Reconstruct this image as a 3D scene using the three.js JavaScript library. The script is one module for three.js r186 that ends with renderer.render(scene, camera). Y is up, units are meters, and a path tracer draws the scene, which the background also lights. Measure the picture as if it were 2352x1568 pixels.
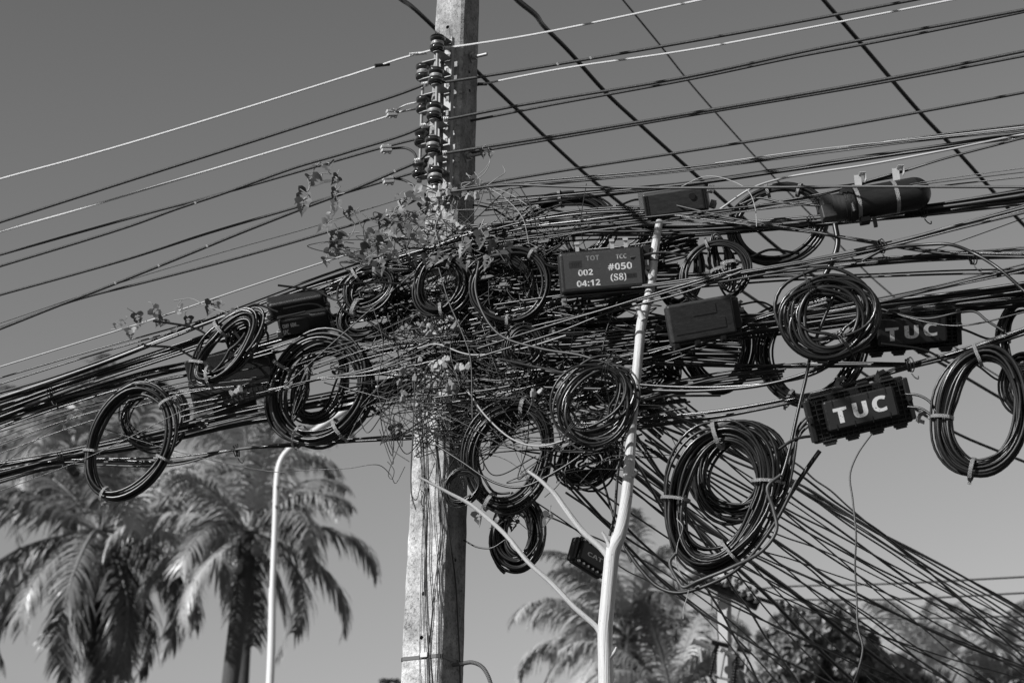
import * as THREE from 'three';
import { mergeGeometries } from 'three/addons/utils/BufferGeometryUtils.js';
import { RoundedBoxGeometry } from 'three/addons/geometries/RoundedBoxGeometry.js';
import { Brush, Evaluator, SUBTRACTION } from 'three-bvh-csg';

// ---------------------------------------------------------------- camera, sky, sun, exposure
const V = (x, y, z) => new THREE.Vector3(x, y, z), RAD = Math.PI / 180;
const scene = new THREE.Scene();
const renderer = new THREE.WebGLRenderer({ antialias: true });
renderer.setSize(1024, 682);
renderer.toneMapping = THREE.LinearToneMapping;
renderer.toneMappingExposure = 1;
renderer.shadowMap.enabled = true;
const FOV = 16.08, ASPECT = 1024 / 682;
const camera = new THREE.PerspectiveCamera(FOV, ASPECT, 0.1, 1500);
camera.position.set(0, 1.6, 0);
camera.rotation.set(20 * RAD, 0, 1.9 * RAD, 'YXZ');
camera.focus = 14.4; camera.userData.fStop = 3.2;
camera.filmGauge = 36; camera.updateProjectionMatrix();
camera.updateMatrixWorld();

const SUN = V(-0.74, 0.47, 0.48).normalize();
function skyLum(d) {                                  // a clear sky seen through a deep red filter: darkest high up and square to the sun
  const e = Math.max(d.y, 0), c = d.dot(SUN);
  return 1.07 * Math.exp(-Math.max(e, 0.2) * 3.3) * (0.58 + 0.42 * Math.min(1, 4 * c * c)) + 0.004;
}
{
  const w = 1024, h = 512, data = new Float32Array(w * h * 4);
  for (let j = 0; j < h; j++) for (let i = 0; i < w; i++) {
    const a = ((i + 0.5) / w - 0.5) * 2 * Math.PI, t = ((j + 0.5) / h - 0.5) * Math.PI;
    let l = skyLum(V(Math.cos(a) * Math.cos(t), Math.sin(t), Math.sin(a) * Math.cos(t)));
    if (t < 0) l *= Math.max(0.2, 1 + t * 3);
    data.set([l, l, l, 1], (j * w + i) * 4);
  }
  const sky = new THREE.DataTexture(data, w, h, THREE.RGBAFormat, THREE.FloatType);
  sky.mapping = THREE.EquirectangularReflectionMapping; sky.magFilter = sky.minFilter = THREE.LinearFilter; sky.needsUpdate = true;
  scene.background = sky; scene.environment = sky;
}
const sun = new THREE.DirectionalLight(new THREE.Color(1, 1, 1), 5);
sun.target.position.set(0, 6, -14); sun.position.copy(SUN).multiplyScalar(60).add(sun.target.position);
sun.castShadow = true; sun.shadow.mapSize.set(4096, 4096);
Object.assign(sun.shadow.camera, { left: -25, right: 25, top: 25, bottom: -25, near: 1, far: 140 });
scene.add(sun, sun.target);

// ---------------------------------------------------------------- helpers
function rng(seed) { let a = seed >>> 0; return () => { a = (a + 0x6D2B79F5) | 0; let t = Math.imul(a ^ (a >>> 15), 1 | a); t = (t + Math.imul(t ^ (t >>> 7), 61 | t)) ^ t; return ((t ^ (t >>> 14)) >>> 0) / 4294967296; }; }
let R = rng(7);
const rr = (a, b) => a + (b - a) * R();
const PW = 2352, PH = 1568, TAN = Math.tan(FOV * RAD / 2);
const camRot = new THREE.Matrix4().extractRotation(camera.matrixWorld);
const ray = (x, y) => V((x / PW * 2 - 1) * TAN * ASPECT, (1 - y / PH * 2) * TAN, -1).applyMatrix4(camRot);
const at = (x, y, d) => { const r = ray(x, y); return r.multiplyScalar(-d / r.z).add(camera.position); };   // point of the vertical plane d metres ahead
const mpp = (x, y, d) => at(x, y, d).distanceTo(at(x + 20, y, d)) / 20;
const D = (x) => 14 - 0.45 * (x - 1040) / 369;        // the street's line of poles and cables runs away to the left
const P = (pts, off = 0) => pts.map(([x, y, o = 0]) => at(x, y, D(x) + off + o));

const used = new Map();
const numbered = (n) => { const k = used.get(n) ?? 0; used.set(n, k + 1); return k ? `${n}_${String(k).padStart(3, '0')}` : n; };
function tag(o, label, category, group, kind) {
  o.name = numbered(o.name); o.userData.label = label; if (category) o.userData.category = category;
  if (group) o.userData.group = group; if (kind) o.userData.kind = kind;
  scene.add(o); return o;
}
function mesh(name, geo, mat, parent) { const m = new THREE.Mesh(geo, mat); m.name = name; m.castShadow = m.receiveShadow = true; if (parent) parent.add(m); return m; }
function group(name, pos) { const g = new THREE.Group(); g.name = name; if (pos) g.position.copy(pos); return g; }
const basis = (o, x, y, z) => o.quaternion.setFromRotationMatrix(new THREE.Matrix4().makeBasis(x, y, z));

// tube of changing radius along a smooth curve
function tube(pts, rad, radial = 6, seg = 0, cap = true) {
  const curve = new THREE.CatmullRomCurve3(pts, false, 'centripetal');
  const n = seg || Math.min(400, Math.max(6, (pts.length - 1) * 8));
  const p = [], nor = [], uv = [], idx = [];
  let nrm = null, len = 0, prev = null;
  const RA = Array.isArray(rad) ? rad : [rad];
  for (let i = 0; i <= n; i++) {
    const t = i / n, c = curve.getPoint(t), tg = curve.getTangent(t);
    if (!nrm) nrm = Math.abs(tg.y) < 0.9 ? V(0, 1, 0) : V(1, 0, 0);
    nrm = nrm.clone().addScaledVector(tg, -nrm.dot(tg)).normalize();
    const b = tg.clone().cross(nrm);
    if (prev) len += prev.distanceTo(c); prev = c;
    const f = t * (RA.length - 1), k = Math.min(RA.length - 2, Math.floor(f));
    const r = RA.length === 1 ? RA[0] : RA[k] + (RA[k + 1] - RA[k]) * (f - k);
    for (let j = 0; j <= radial; j++) {
      const a = j / radial * 2 * Math.PI, d = nrm.clone().multiplyScalar(Math.cos(a)).addScaledVector(b, Math.sin(a));
      p.push(c.x + d.x * r, c.y + d.y * r, c.z + d.z * r); nor.push(d.x, d.y, d.z); uv.push(j / radial * 2 * Math.PI * r, len);
      if (i < n && j < radial) { const q = i * (radial + 1) + j; idx.push(q, q + 1, q + radial + 1, q + 1, q + radial + 2, q + radial + 1); }
    }
  }
  if (cap) for (const [i0, s] of [[0, -1], [n, 1]]) {
    const o = i0 * (radial + 1), c = curve.getPoint(i0 / n), tg = curve.getTangent(i0 / n).multiplyScalar(s), k = p.length / 3;
    p.push(c.x, c.y, c.z); nor.push(tg.x, tg.y, tg.z); uv.push(0, 0);
    for (let j = 0; j < radial; j++) s > 0 ? idx.push(k, o + j, o + j + 1) : idx.push(k, o + j + 1, o + j);
  }
  const g = new THREE.BufferGeometry();
  g.setAttribute('position', new THREE.Float32BufferAttribute(p, 3)); g.setAttribute('normal', new THREE.Float32BufferAttribute(nor, 3));
  g.setAttribute('uv', new THREE.Float32BufferAttribute(uv, 2)); g.setIndex(idx); return g;
}
const box = (w, h, d, x = 0, y = 0, z = 0, r = 0) => { const g = r ? new RoundedBoxGeometry(w, h, d, 2, r) : new THREE.BoxGeometry(w, h, d); g.translate(x, y, z); return g; };
const ix = (g) => { if (!g.index) { const n = g.attributes.position.count; g.setIndex([...Array(n).keys()]); } return g; };
const merge = (a) => mergeGeometries(a.map((g) => { const q = ix(g); for (const k of Object.keys(q.attributes)) if (!['position', 'normal', 'uv'].includes(k)) q.deleteAttribute(k); return q; }));
const cyl = (r0, r1, h, n = 12, x = 0, y = 0, z = 0) => { const g = new THREE.CylinderGeometry(r0, r1, h, n); g.translate(x, y, z); return g; };
function recentred(geo, p0) { geo.translate(-p0.x, -p0.y, -p0.z); return geo; }
const outside = (q) => { const v = q.clone().project(camera); return Math.abs(v.x) > 1.004 || Math.abs(v.y) > 1.004; };
function runOn(pts) {                                  // cables that leave the picture go on along their line
  const n = pts.length, r = [...pts];
  if (outside(pts[n - 1])) { const d = pts[n - 1].clone().sub(pts[n - 2]).normalize(); r.push(pts[n - 1].clone().addScaledVector(d, 2.5), pts[n - 1].clone().addScaledVector(d, 7).add(V(0, -0.15, 0))); }
  if (outside(pts[0])) { const d = pts[0].clone().sub(pts[1]).normalize(); r.unshift(pts[0].clone().addScaledVector(d, 7).add(V(0, 0.12, 0)), pts[0].clone().addScaledVector(d, 2.5)); }
  return r;
}
function thingTube(name, pts, rad, mat, label, category, grp, radial, seg) {
  if (pts.length > 1 && !Array.isArray(rad)) { const k = pts.length; pts = runOn(pts); if (seg) seg += (pts.length - k) * 8; }
  const g = recentred(tube(pts, rad, radial, seg), pts[0]), m = mesh(name, g, mat); m.position.copy(pts[0]);
  return tag(m, label, category, grp);
}

// ---------------------------------------------------------------- textures
function noiseField(w, h, seed, cells, oct, gain = 0.5, stretch = 1) {
  const q = rng(seed), out = new Float32Array(w * h); let amp = 1, tot = 0, cx = cells, cy = Math.max(1, Math.round(cells * h / w * stretch));
  for (let o = 0; o < oct; o++) {
    const g = Float32Array.from({ length: cx * cy }, q);
    for (let j = 0; j < h; j++) { const y = j / h * cy, y0 = Math.floor(y), fy = y - y0, sy = fy * fy * (3 - 2 * fy);
      for (let i = 0; i < w; i++) { const x = i / w * cx, x0 = Math.floor(x), fx = x - x0, sx = fx * fx * (3 - 2 * fx);
        const a = g[(y0 % cy) * cx + x0 % cx], b = g[(y0 % cy) * cx + (x0 + 1) % cx], c = g[((y0 + 1) % cy) * cx + x0 % cx], d = g[((y0 + 1) % cy) * cx + (x0 + 1) % cx];
        out[j * w + i] += amp * (a + (b - a) * sx + (c - a) * sy + (a - b - c + d) * sx * sy); } }
    tot += amp; amp *= gain; cx *= 2; cy *= 2;
  }
  for (let i = 0; i < out.length; i++) out[i] /= tot; return out;
}
function fieldTexture(w, h, f, srgb, rx, ry) {
  const d = new Uint8Array(w * h * 4);
  for (let i = 0; i < w * h; i++) { const v = Math.max(0, Math.min(255, Math.round(f(i % w, (i / w) | 0, i) * 255))); d.set([v, v, v, 255], i * 4); }
  const t = new THREE.DataTexture(d, w, h); t.wrapS = t.wrapT = THREE.RepeatWrapping; t.magFilter = THREE.LinearFilter; t.minFilter = THREE.LinearMipmapLinearFilter; t.generateMipmaps = true;
  if (srgb) t.colorSpace = THREE.SRGBColorSpace; t.repeat.set(rx, ry); t.needsUpdate = true; return t;
}
const nBig = noiseField(512, 1024, 11, 4, 6, 0.62), nFine = noiseField(512, 1024, 12, 48, 4, 0.8), nStreak = noiseField(512, 1024, 13, 24, 4, 0.6, 0.06);
const std = (l, rough, o = {}) => new THREE.MeshStandardMaterial({ color: new THREE.Color().setRGB(l, l, l), roughness: rough, ...o });
const phys = (l, rough, o = {}) => new THREE.MeshPhysicalMaterial({ color: new THREE.Color().setRGB(l, l, l), roughness: rough, ...o });
const M = {
  concrete: std(1, 0.92, {
    map: fieldTexture(512, 1024, (x, y, i) => { let v = 0.47 + (nBig[i] - 0.5) * 0.75 + (nFine[i] - 0.5) * 0.42 + (nStreak[i] - 0.5) * 0.14; if (nFine[i] < 0.33) v -= 0.16; if (nFine[(i * 7 + 911) % nFine.length] > 0.72) v += 0.15; return 0.36 + v * 0.86; }, true, 1.6, 0.7),
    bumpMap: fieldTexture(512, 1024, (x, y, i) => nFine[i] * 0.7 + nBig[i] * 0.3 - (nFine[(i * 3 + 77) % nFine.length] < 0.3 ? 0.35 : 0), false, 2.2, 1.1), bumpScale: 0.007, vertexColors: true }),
  farConcrete: std(0.42, 0.9),
  black: phys(0.012, 0.35, { ior: 1.55 }), blackDull: phys(0.018, 0.48), blackGloss: phys(0.011, 0.27, { ior: 1.6 }), greyCable: phys(0.05, 0.45), midCable: phys(0.075, 0.35), lightCable: phys(0.34, 0.4),
  powerBlack: phys(0.038, 0.5, { bumpMap: fieldTexture(512, 1024, (x, y, i) => nFine[i], false, 3, 6), bumpScale: 0.002 }),
  aluminium: std(0.6, 0.4, { metalness: 0.3 }), wireAluminium: std(0.52, 0.5, { metalness: 0.2 }), steel: std(0.36, 0.5, { metalness: 0.4 }), zinc: std(0.25, 0.55, { metalness: 0.3, bumpMap: fieldTexture(256, 512, (x, y, i) => nFine[i], false, 8, 8), bumpScale: 0.001 }),
  strap: std(0.33, 0.42, { metalness: 0.4, bumpMap: fieldTexture(256, 512, (x, y, i) => nFine[i], false, 3, 3), bumpScale: 0.004, side: THREE.DoubleSide }), rust: std(0.12, 0.8),
  porcelain: phys(0.02, 0.12, { clearcoat: 1, clearcoatRoughness: 0.06 }),
  boxPlastic: phys(0.034, 0.4, { map: fieldTexture(512, 1024, (x, y, i) => 0.74 + (nBig[i] - 0.5) * 0.5 + (nFine[i] - 0.5) * 0.3 + (nFine[(i * 5 + 333) % nFine.length] > 0.7 ? 0.25 : 0), true, 3, 1.5), bumpMap: fieldTexture(512, 1024, (x, y, i) => nFine[i], false, 8, 4), bumpScale: 0.0006 }),
  boxGrey: phys(0.085, 0.46, { map: fieldTexture(512, 1024, (x, y, i) => 0.72 + (nBig[i] - 0.5) * 0.5 + (nFine[i] - 0.5) * 0.3 + (nFine[(i * 5 + 333) % nFine.length] > 0.7 ? 0.3 : 0), true, 3, 1.5) }),
  wireDark: phys(0.012, 0.45, { specularIntensity: 0.5 }), boxDark: phys(0.02, 0.4), hole: std(0.01, 0.9),
  whitePlastic: std(0.3, 0.5), greyPlastic: std(0.18, 0.55),
  wood: std(0.74, 0.62, { map: fieldTexture(512, 1024, (x, y, i) => 0.90 + (nStreak[i] - 0.5) * 0.26 - (nFine[i] < 0.27 ? 0.25 : 0), true, 5, 0.8), bumpMap: fieldTexture(512, 1024, (x, y, i) => nStreak[i] * 0.8 + nFine[i] * 0.2, false, 5, 1.2), bumpScale: 0.005 }),
  lampPole: std(0.74, 0.4), vine: std(0.3, 0.7),
  leaf: phys(0.095, 0.5, { side: THREE.DoubleSide, transmission: 0.2, thickness: 0, vertexColors: true }),
  leafShaded: phys(0.05, 0.5, { side: THREE.DoubleSide, transmission: 0.1, thickness: 0, vertexColors: true }),  // low leaves, with the shade under the coils put into their colour
  frond: [0.27, 0.12, 0.42].map((l) => std(l, 0.36, { side: THREE.DoubleSide })), palmTrunk: std(0.09, 0.9, { bumpMap: fieldTexture(256, 512, (x, y, i) => nFine[i], false, 2, 4), bumpScale: 0.02 }), coconut: std(0.3, 0.5),
  foliage: [0.18, 0.27, 0.38].map((l) => std(l, 0.6, { side: THREE.DoubleSide })), bark: std(0.14, 0.9),
  ground: std(0.1, 0.95, { map: fieldTexture(512, 1024, (x, y, i) => 0.7 + (nBig[i] - 0.5) * 0.5, true, 40, 20) }),
};

// ---------------------------------------------------------------- the setting: ground
{
  const g = mesh('ground', new THREE.CircleGeometry(700, 64).rotateX(-Math.PI / 2), M.ground); g.userData.kind = 'structure'; scene.add(g);
}
// ---------------------------------------------------------------- coconut palms
function frondGeo(el, len, seed) {
  const q = rng(seed), pts = []; let p = V(0, 0, 0), a = el;
  const n = 14; for (let i = 0; i <= n; i++) { pts.push(p.clone()); const t = i / n; a -= (0.02 + 0.17 * t * t) * (1 + 0.6 * Math.cos(el)); p = p.clone().add(V(Math.cos(a), Math.sin(a), (q() - 0.5) * 0.08).multiplyScalar(len / n)); }
  const c = new THREE.CatmullRomCurve3(pts), parts = [tube(pts, [0.014, 0.010, 0.006, 0.002], 5, 18)], pos = [], idx = [], nor = [];
  const nl = 56; for (let i = 2; i < nl; i++) for (const s of [-1, 1]) {
    const t = 0.1 + 0.9 * (i + q() * 0.5) / nl, o = c.getPoint(Math.min(1, t)), tg = c.getTangent(Math.min(1, t));
    const L = len * (0.25 * Math.sin(Math.PI * Math.min(1, 0.24 + t * 0.66)) + 0.02) * (0.7 + 0.6 * q());
    let d = tg.clone().multiplyScalar(0.75).add(V(0, 0.12 - 0.3 * q(), s * (0.7 + 0.35 * q()))).normalize(), w = 0.0058 + 0.005 * q(), b = pos.length / 3, x = o.clone();
    const steps = 4, droop = 0.22 + 0.5 * q() * q() + 0.3 * q();
    for (let k = 0; k <= steps; k++) {
      const ww = w * (k === 0 ? 0.6 : 1 - (k / steps) ** 2), side = tg.clone().addScaledVector(d, -tg.dot(d)).normalize();
      pos.push(x.x - side.x * ww, x.y - side.y * ww, x.z - side.z * ww, x.x + side.x * ww, x.y + side.y * ww, x.z + side.z * ww);
      const nn = side.clone().cross(d).normalize(); for (let m = 0; m < 2; m++) nor.push(nn.x, nn.y, nn.z);
      if (k < steps) idx.push(b + k * 2, b + k * 2 + 1, b + k * 2 + 2, b + k * 2 + 1, b + k * 2 + 3, b + k * 2 + 2);
      x.addScaledVector(d, L / steps); d.add(V(0, -droop, 0)).normalize();
    }
  }
  const g = new THREE.BufferGeometry(); g.setAttribute('position', new THREE.Float32BufferAttribute(pos, 3)); g.setAttribute('normal', new THREE.Float32BufferAttribute(nor, 3));
  g.setAttribute('uv', new THREE.Float32BufferAttribute(new Float32Array(pos.length / 3 * 2), 2)); g.setIndex(idx);
  return merge([...parts, g]);
}
const frondKinds = [85, 68, 50, 34, 15, -5, -28, -55].map((e, i) => [frondGeo(e * RAD, 1, 40 + i), frondGeo((e - 7) * RAD, 1, 60 + i)]);
function palm(x, y, d, len, counts, label, seed, nuts = 0, lean = 0) {
  R = rng(seed); const c = at(x, y, d), base = V(c.x + lean, 0, c.z), o = group('coconut_palm', base), top = c.clone().sub(base);
  mesh('trunk', tube([V(0, 0, 0), V(-lean * 0.2, top.y * 0.35, 0), V(-lean * 0.6, top.y * 0.7, 0), top], [0.3, 0.2, 0.17, 0.2], 12, 60), M.palmTrunk, o);
  counts.forEach((n, k) => { const off = R() * 7; for (let i = 0; i < n; i++) {
    const f = mesh('frond', frondKinds[k][i % 2], M.frond[Math.floor(R() * 3)], o); const L = len * rr(0.85, 1.12); f.position.copy(top); f.scale.set(L, L, L);
    f.rotation.set(rr(-0.2, 0.2), off + i / n * 2 * Math.PI + rr(-0.3, 0.3), rr(-0.1, 0.1), 'YXZ');
  } });
  for (let i = 0; i < nuts; i++) { const a = R() * 7, s = mesh('coconut', coconutGeo, M.coconut, o); s.position.copy(top).add(V(Math.cos(a) * rr(0.2, 0.5), -rr(0.25, 0.95), Math.abs(Math.sin(a)) * rr(0.2, 0.6))); }
  return tag(o, label, 'palm tree');
}
const coconutGeo = new THREE.SphereGeometry(0.15, 14, 10).scale(0.9, 1.15, 0.9);
palm(232, 1222, 52, 3.9, [1, 2, 3, 4, 5, 6, 6, 5], 'big coconut palm with a bunch of pale nuts, lower left of the street lamp', 3, 14, 0.4);
palm(572, 1222, 50, 3.2, [2, 3, 3, 4, 5, 5, 3, 1], 'coconut palm with a bare dark trunk right behind the white street lamp', 5, 5, -0.6);
palm(168, 1030, 60, 3.0, [1, 2, 4, 4, 5, 4, 3, 1], 'tall hazy coconut palm rising behind the cable bundles at far left', 9, 0, 0.9);
palm(580, 1070, 58, 2.9, [2, 3, 3, 4, 4, 4, 3, 2], 'coconut palm behind the large coil, its crown above the lamp bend', 13, 0, 0.3);
palm(1440, 1465, 50, 2.9, [3, 4, 4, 4, 5, 4, 2, 1], 'coconut palm with windswept crown behind the pale forked branch', 17, 0, 0.5);
palm(1545, 1600, 44, 2.3, [1, 2, 3, 3, 3, 2, 1, 0], 'low coconut palm crown right of the forked branch at the bottom', 19, 0, 0);
palm(2135, 1560, 62, 2.7, [3, 4, 4, 3, 3, 2, 0, 0], 'small palm crown peeping up at lower right under the cable fan', 23, 0, 0);
palm(2300, 1585, 62, 2.9, [3, 4, 4, 4, 3, 2, 0, 0], 'rightmost small palm crown at the bottom edge under the cable fan', 29, 0, 0);

// ---------------------------------------------------------------- broadleaf trees
function tree(x, y, d, rx, ry, n, label, seed) {
  R = rng(seed); const c = at(x, y, d), k = mpp(x, y, d), base = V(c.x, 0, c.z), o = group('broadleaf_tree', base), top = c.clone().sub(base), W = rx * k, Hh = ry * k;
  mesh('trunk', tube([V(0, 0, 0), V(0.1, top.y * 0.5, 0), V(-0.1, top.y * 0.85, 0), top], [0.35, 0.28, 0.2, 0.08], 9, 20), M.bark, o);
  const lobes = []; for (let i = 0; i < 34; i++) { const a = R() * 2 * Math.PI, u = R() * 2 - 1, r = 0.55 + 0.45 * Math.cbrt(R()), s = Math.sqrt(1 - u * u); lobes.push([top.clone().add(V(Math.cos(a) * s * W * r, u * Hh * r, Math.sin(a) * s * W * r)), rr(0.16, 0.34) * W]); }
  for (let j = 0; j < 9; j++) mesh('limb', tube([V(0, top.y * 0.75, 0), V(0, top.y * 0.75, 0).lerp(lobes[j * 3][0], 0.6).add(V(0, 0.3, 0)), lobes[j * 3][0]], [0.14, 0.09, 0.03], 6, 10), M.bark, o);
  const sets = [[], [], []];
  for (let i = 0; i < n; i++) { const [lc, lr] = lobes[Math.floor(R() * lobes.length)]; const v = V(rr(-1, 1), rr(-1, 1), rr(-1, 1)); if (v.length() > 1) { v.normalize(); } const p = lc.clone().addScaledVector(v, lr); const s = rr(0.06, 0.12);
    const g = new THREE.PlaneGeometry(s, s * 2.1, 1, 2); g.attributes.position.setZ(2, s * 0.3); g.attributes.position.setZ(3, s * 0.3); g.rotateX(R() * 6); g.rotateY(R() * 6); g.rotateZ(R() * 6); g.translate(p.x, p.y, p.z); sets[Math.floor(R() * 3)].push(g); }
  sets.forEach((s, i) => { const m = mesh('foliage', merge(s), M.foliage[i], o); m.userData.kind = 'stuff'; });
  return tag(o, label, 'tree');
}
tree(1885, 1492, 56, 132, 84, 17000, 'round leafy dark tree at lower right behind the cable fan', 31);
tree(1640, 1640, 46, 150, 110, 15000, 'dark bushy tree below the distant pole at the bottom edge', 37);
tree(2020, 1610, 58, 120, 80, 10000, 'low leafy bush between the round tree and the small palms', 41);
tree(905, 1612, 60, 40, 46, 2500, 'tiny leafy treetop just left of the pole at the bottom', 43);

// ---------------------------------------------------------------- street lamp
{
  const d = 34, foot = at(620, 1568, d); foot.y = 0; foot.x -= 0.1; const o = group('street_lamp', foot), L = (pts) => pts.map(([x, y]) => at(x, y, d).sub(foot)), k = mpp(640, 1200, d);
  mesh('pole', tube([V(0, 0, 0), ...L([[620, 1568], [626, 1350]])], [10 * k, 9.2 * k, 8.3 * k], 14, 30), M.lampPole, o);
  mesh('pole_arm', tube(L([[626, 1350], [632, 1200], [636, 1100], [640, 1072], [650, 1048], [668, 1028], [692, 1010], [770, 958], [850, 904], [915, 862]]), [7 * k, 6.8 * k, 6.8 * k, 7.5 * k, 9 * k], 14, 80), M.lampPole, o);
  for (const y of [1120, 1165]) { const b = mesh('bolt', cyl(0.018, 0.018, 0.1, 8), M.boxDark, o); b.position.copy(at(636 - (y - 1100) * 0.06 + 3, y, d - 0.13).sub(foot)); b.rotation.x = Math.PI / 2; }
  const a = at(838, 910, d).sub(foot), b = at(910, 868, d).sub(foot), h = mesh('lamp_head', new THREE.SphereGeometry(1, 20, 12).scale(a.distanceTo(b) * 0.62, 0.055, 0.14), M.lampPole, o); h.position.copy(a).lerp(b, 0.5); const ux = b.clone().sub(a).normalize(); basis(h, ux, V(-ux.y, ux.x, 0), V(0, 0, 1));
  const gl = mesh('lamp_glass', new THREE.SphereGeometry(1, 16, 8, 0, 6.3, Math.PI / 2, Math.PI / 2).scale(a.distanceTo(b) * 0.36, 0.07, 0.1), M.greyPlastic, o); gl.position.copy(h.position).add(V(0.05, -0.02, 0)); gl.quaternion.copy(h.quaternion);
  tag(o, 'slender white street lamp with a bent arm, in front of the palms', 'street lamp');
}
// ---------------------------------------------------------------- distant utility pole
{
  const d = 27, foot = at(1655, 1568, d); foot.y = 0; const o = group('utility_pole', foot), k = mpp(1660, 1430, d), L = (x, y, e = 0) => at(x, y, d + e).sub(foot);
  const top = L(1672, 1318), sh = mesh('shaft', box(26 * k, top.y, 22 * k, 0, top.y / 2, 0), M.farConcrete, o); sh.position.set(top.x * 0.5, 0, 0); sh.rotation.y = -0.5;
  const arm = (x0, y0, x1, y1, w, m, e = 0) => { const a = L(x0, y0, e), b = L(x1, y1, e), g = mesh('cross_arm', box(a.distanceTo(b), w, w, 0, 0, 0, 0.02), m, o); g.position.copy(a).lerp(b, 0.5); const u = b.clone().sub(a).normalize(); basis(g, u, V(-u.y, u.x, 0).normalize(), V(0, 0, 1)); return g; };
  arm(1588, 1318, 1742, 1392, 22 * k, M.boxDark, -0.2); arm(1735, 1372, 1800, 1392, 9 * k, M.boxDark, -0.2);
  const disc = new THREE.LatheGeometry([[0, 0.5], [0.25, 0.48], [0.4, 0.3], [1, 0.05], [1, -0.1], [0.6, -0.2], [0.3, -0.3], [0, -0.4]].map(([a, b]) => new THREE.Vector2(a, b)), 16);
  const str = (pts, s) => pts.forEach(([x, y]) => { const i = mesh('insulator', disc, M.boxDark, o); i.position.copy(L(x, y, -0.35)); i.scale.setScalar(s * k * 0.66); i.rotation.set(1.15, 0, 0.35); const cp = mesh('insulator_cap', new THREE.SphereGeometry(0.42, 10, 8), M.whitePlastic, i); cp.position.y = 0.55; cp.scale.setScalar(0.8); });
  str([[1648, 1333], [1668, 1340], [1688, 1348]], 15); str([[1700, 1338], [1694, 1332], [1675, 1326]], 12); str([[1706, 1362], [1722, 1370], [1738, 1377]], 15); str([[1735, 1358], [1720, 1352]], 12);
  str([[1792, 1385], [1808, 1394], [1824, 1401], [1842, 1410]], 15); str([[1796, 1400], [1812, 1412]], 11); str([[1612, 1322], [1630, 1328]], 12);
  for (const [x0, y0, x1, y1] of [[1655, 1365, 1650, 1470], [1702, 1390, 1696, 1490], [1648, 1370, 1636, 1400]]) mesh('drop_lead', tube([L(x0, y0, -0.2), L((x0 + x1) / 2 - 6, (y0 + y1) / 2 - 14, -0.2), L(x1, y1, -0.2)], 1.6 * k, 6, 20), M.black, o);
  const shed = (n) => { const v = []; for (let i = 0; i < n; i++) v.push([0.55, i], [1, i + 0.35], [1, i + 0.45], [0.55, i + 0.6]); return new THREE.LatheGeometry([[0, 0], ...v, [0, n]].map(([a, b]) => new THREE.Vector2(a, b - n / 2)), 12); };
  const rod = (x0, y0, x1, y1, r, m) => { const a = L(x0, y0, -0.35), b = L(x1, y1, -0.35), n = 12, g = mesh('surge_arrester', shed(n), m, o); g.position.copy(a).lerp(b, 0.5); const y = b.clone().sub(a); g.scale.set(r * k, y.length() / n, r * k); g.quaternion.setFromUnitVectors(V(0, 1, 0), y.normalize()); };
  rod(1648, 1478, 1630, 1556, 7, M.black); rod(1692, 1500, 1684, 1580, 8, M.black); rod(1634, 1474, 1676, 1484, 9, M.boxDark); rod(1692, 1490, 1726, 1497, 9, M.boxDark); rod(1590, 1470, 1640, 1492, 9, M.whitePlastic); rod(1655, 1490, 1690, 1512, 9, M.whitePlastic);
  for (const [x0, y0, x1, y1] of [[1664, 1498, 1654, 1556], [1716, 1508, 1712, 1545], [1609, 1490, 1612, 1520]]) mesh('fuse_tube', tube([L(x0, y0, -0.4), L(x1, y1, -0.4)], 3.4 * k, 8, 2), M.whitePlastic, o);
  const br = mesh('bracket', box(60 * k, 5 * k, 5 * k, 0, 0, 0), M.zinc, o); br.position.copy(L(1670, 1560, -0.3)); br.rotation.z = -0.2;
  const hd = mesh('end_cap', new THREE.SphereGeometry(14 * k, 12, 8).scale(1.4, 0.9, 1), M.whitePlastic, o); hd.position.copy(L(1586, 1322, -0.3));
  tag(o, 'blurred distant concrete pole with a cross arm of dark insulators', 'utility pole');
  for (const [pts, lab] of [[[[1745, 1352], [1800, 1347], [2050, 1340], [2400, 1322]], 'uppermost of the three blurred wires leaving the distant pole to the right'], [[[1740, 1378], [1850, 1377], [2050, 1376], [2400, 1359]], 'middle of the three blurred wires leaving the distant pole to the right'], [[[1850, 1414], [1980, 1419], [2150, 1419], [2400, 1413]], 'lowest of the three blurred wires leaving the distant pole to the right']])
    thingTube('overhead_wire', pts.map(([x, y]) => at(x, y, 27 - 0.004 * (x - 1750) )), 2.4 * mpp(2000, 1380, 26), M.greyCable, lab, 'wire', null, 6, 40);
}
// ---------------------------------------------------------------- the concrete pole
const axis0 = at(992, 1568, 14), axis1 = at(1052, 0, 14), axisDir = axis1.clone().sub(axis0).normalize();
const foot = axis0.clone().addScaledVector(axisDir, -axis0.y / axisDir.y);
const nF = V(-Math.sin(30 * RAD), 0, Math.cos(30 * RAD)); nF.addScaledVector(axisDir, -nF.dot(axisDir)).normalize();
const nR = axisDir.clone().cross(nF);
const poleQ = new THREE.Quaternion().setFromRotationMatrix(new THREE.Matrix4().makeBasis(nR, axisDir, nF));
const halfAt = (h) => 0.1395 - 0.0072 * (h - 4.5);           // half the width at height h
const onFace = (x, y, n, out = 0) => {                       // where the sight line through (x, y) meets a face of the pole
  const r = ray(x, y); let p = at(x, y, 14);
  for (let k = 0; k < 4; k++) { const h = p.y, q = foot.clone().addScaledVector(axisDir, h / axisDir.y).addScaledVector(n, halfAt(h) + out); const t = q.sub(camera.position).dot(n) / r.dot(n); p = camera.position.clone().addScaledVector(r, t); }
  return p;
};
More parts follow.
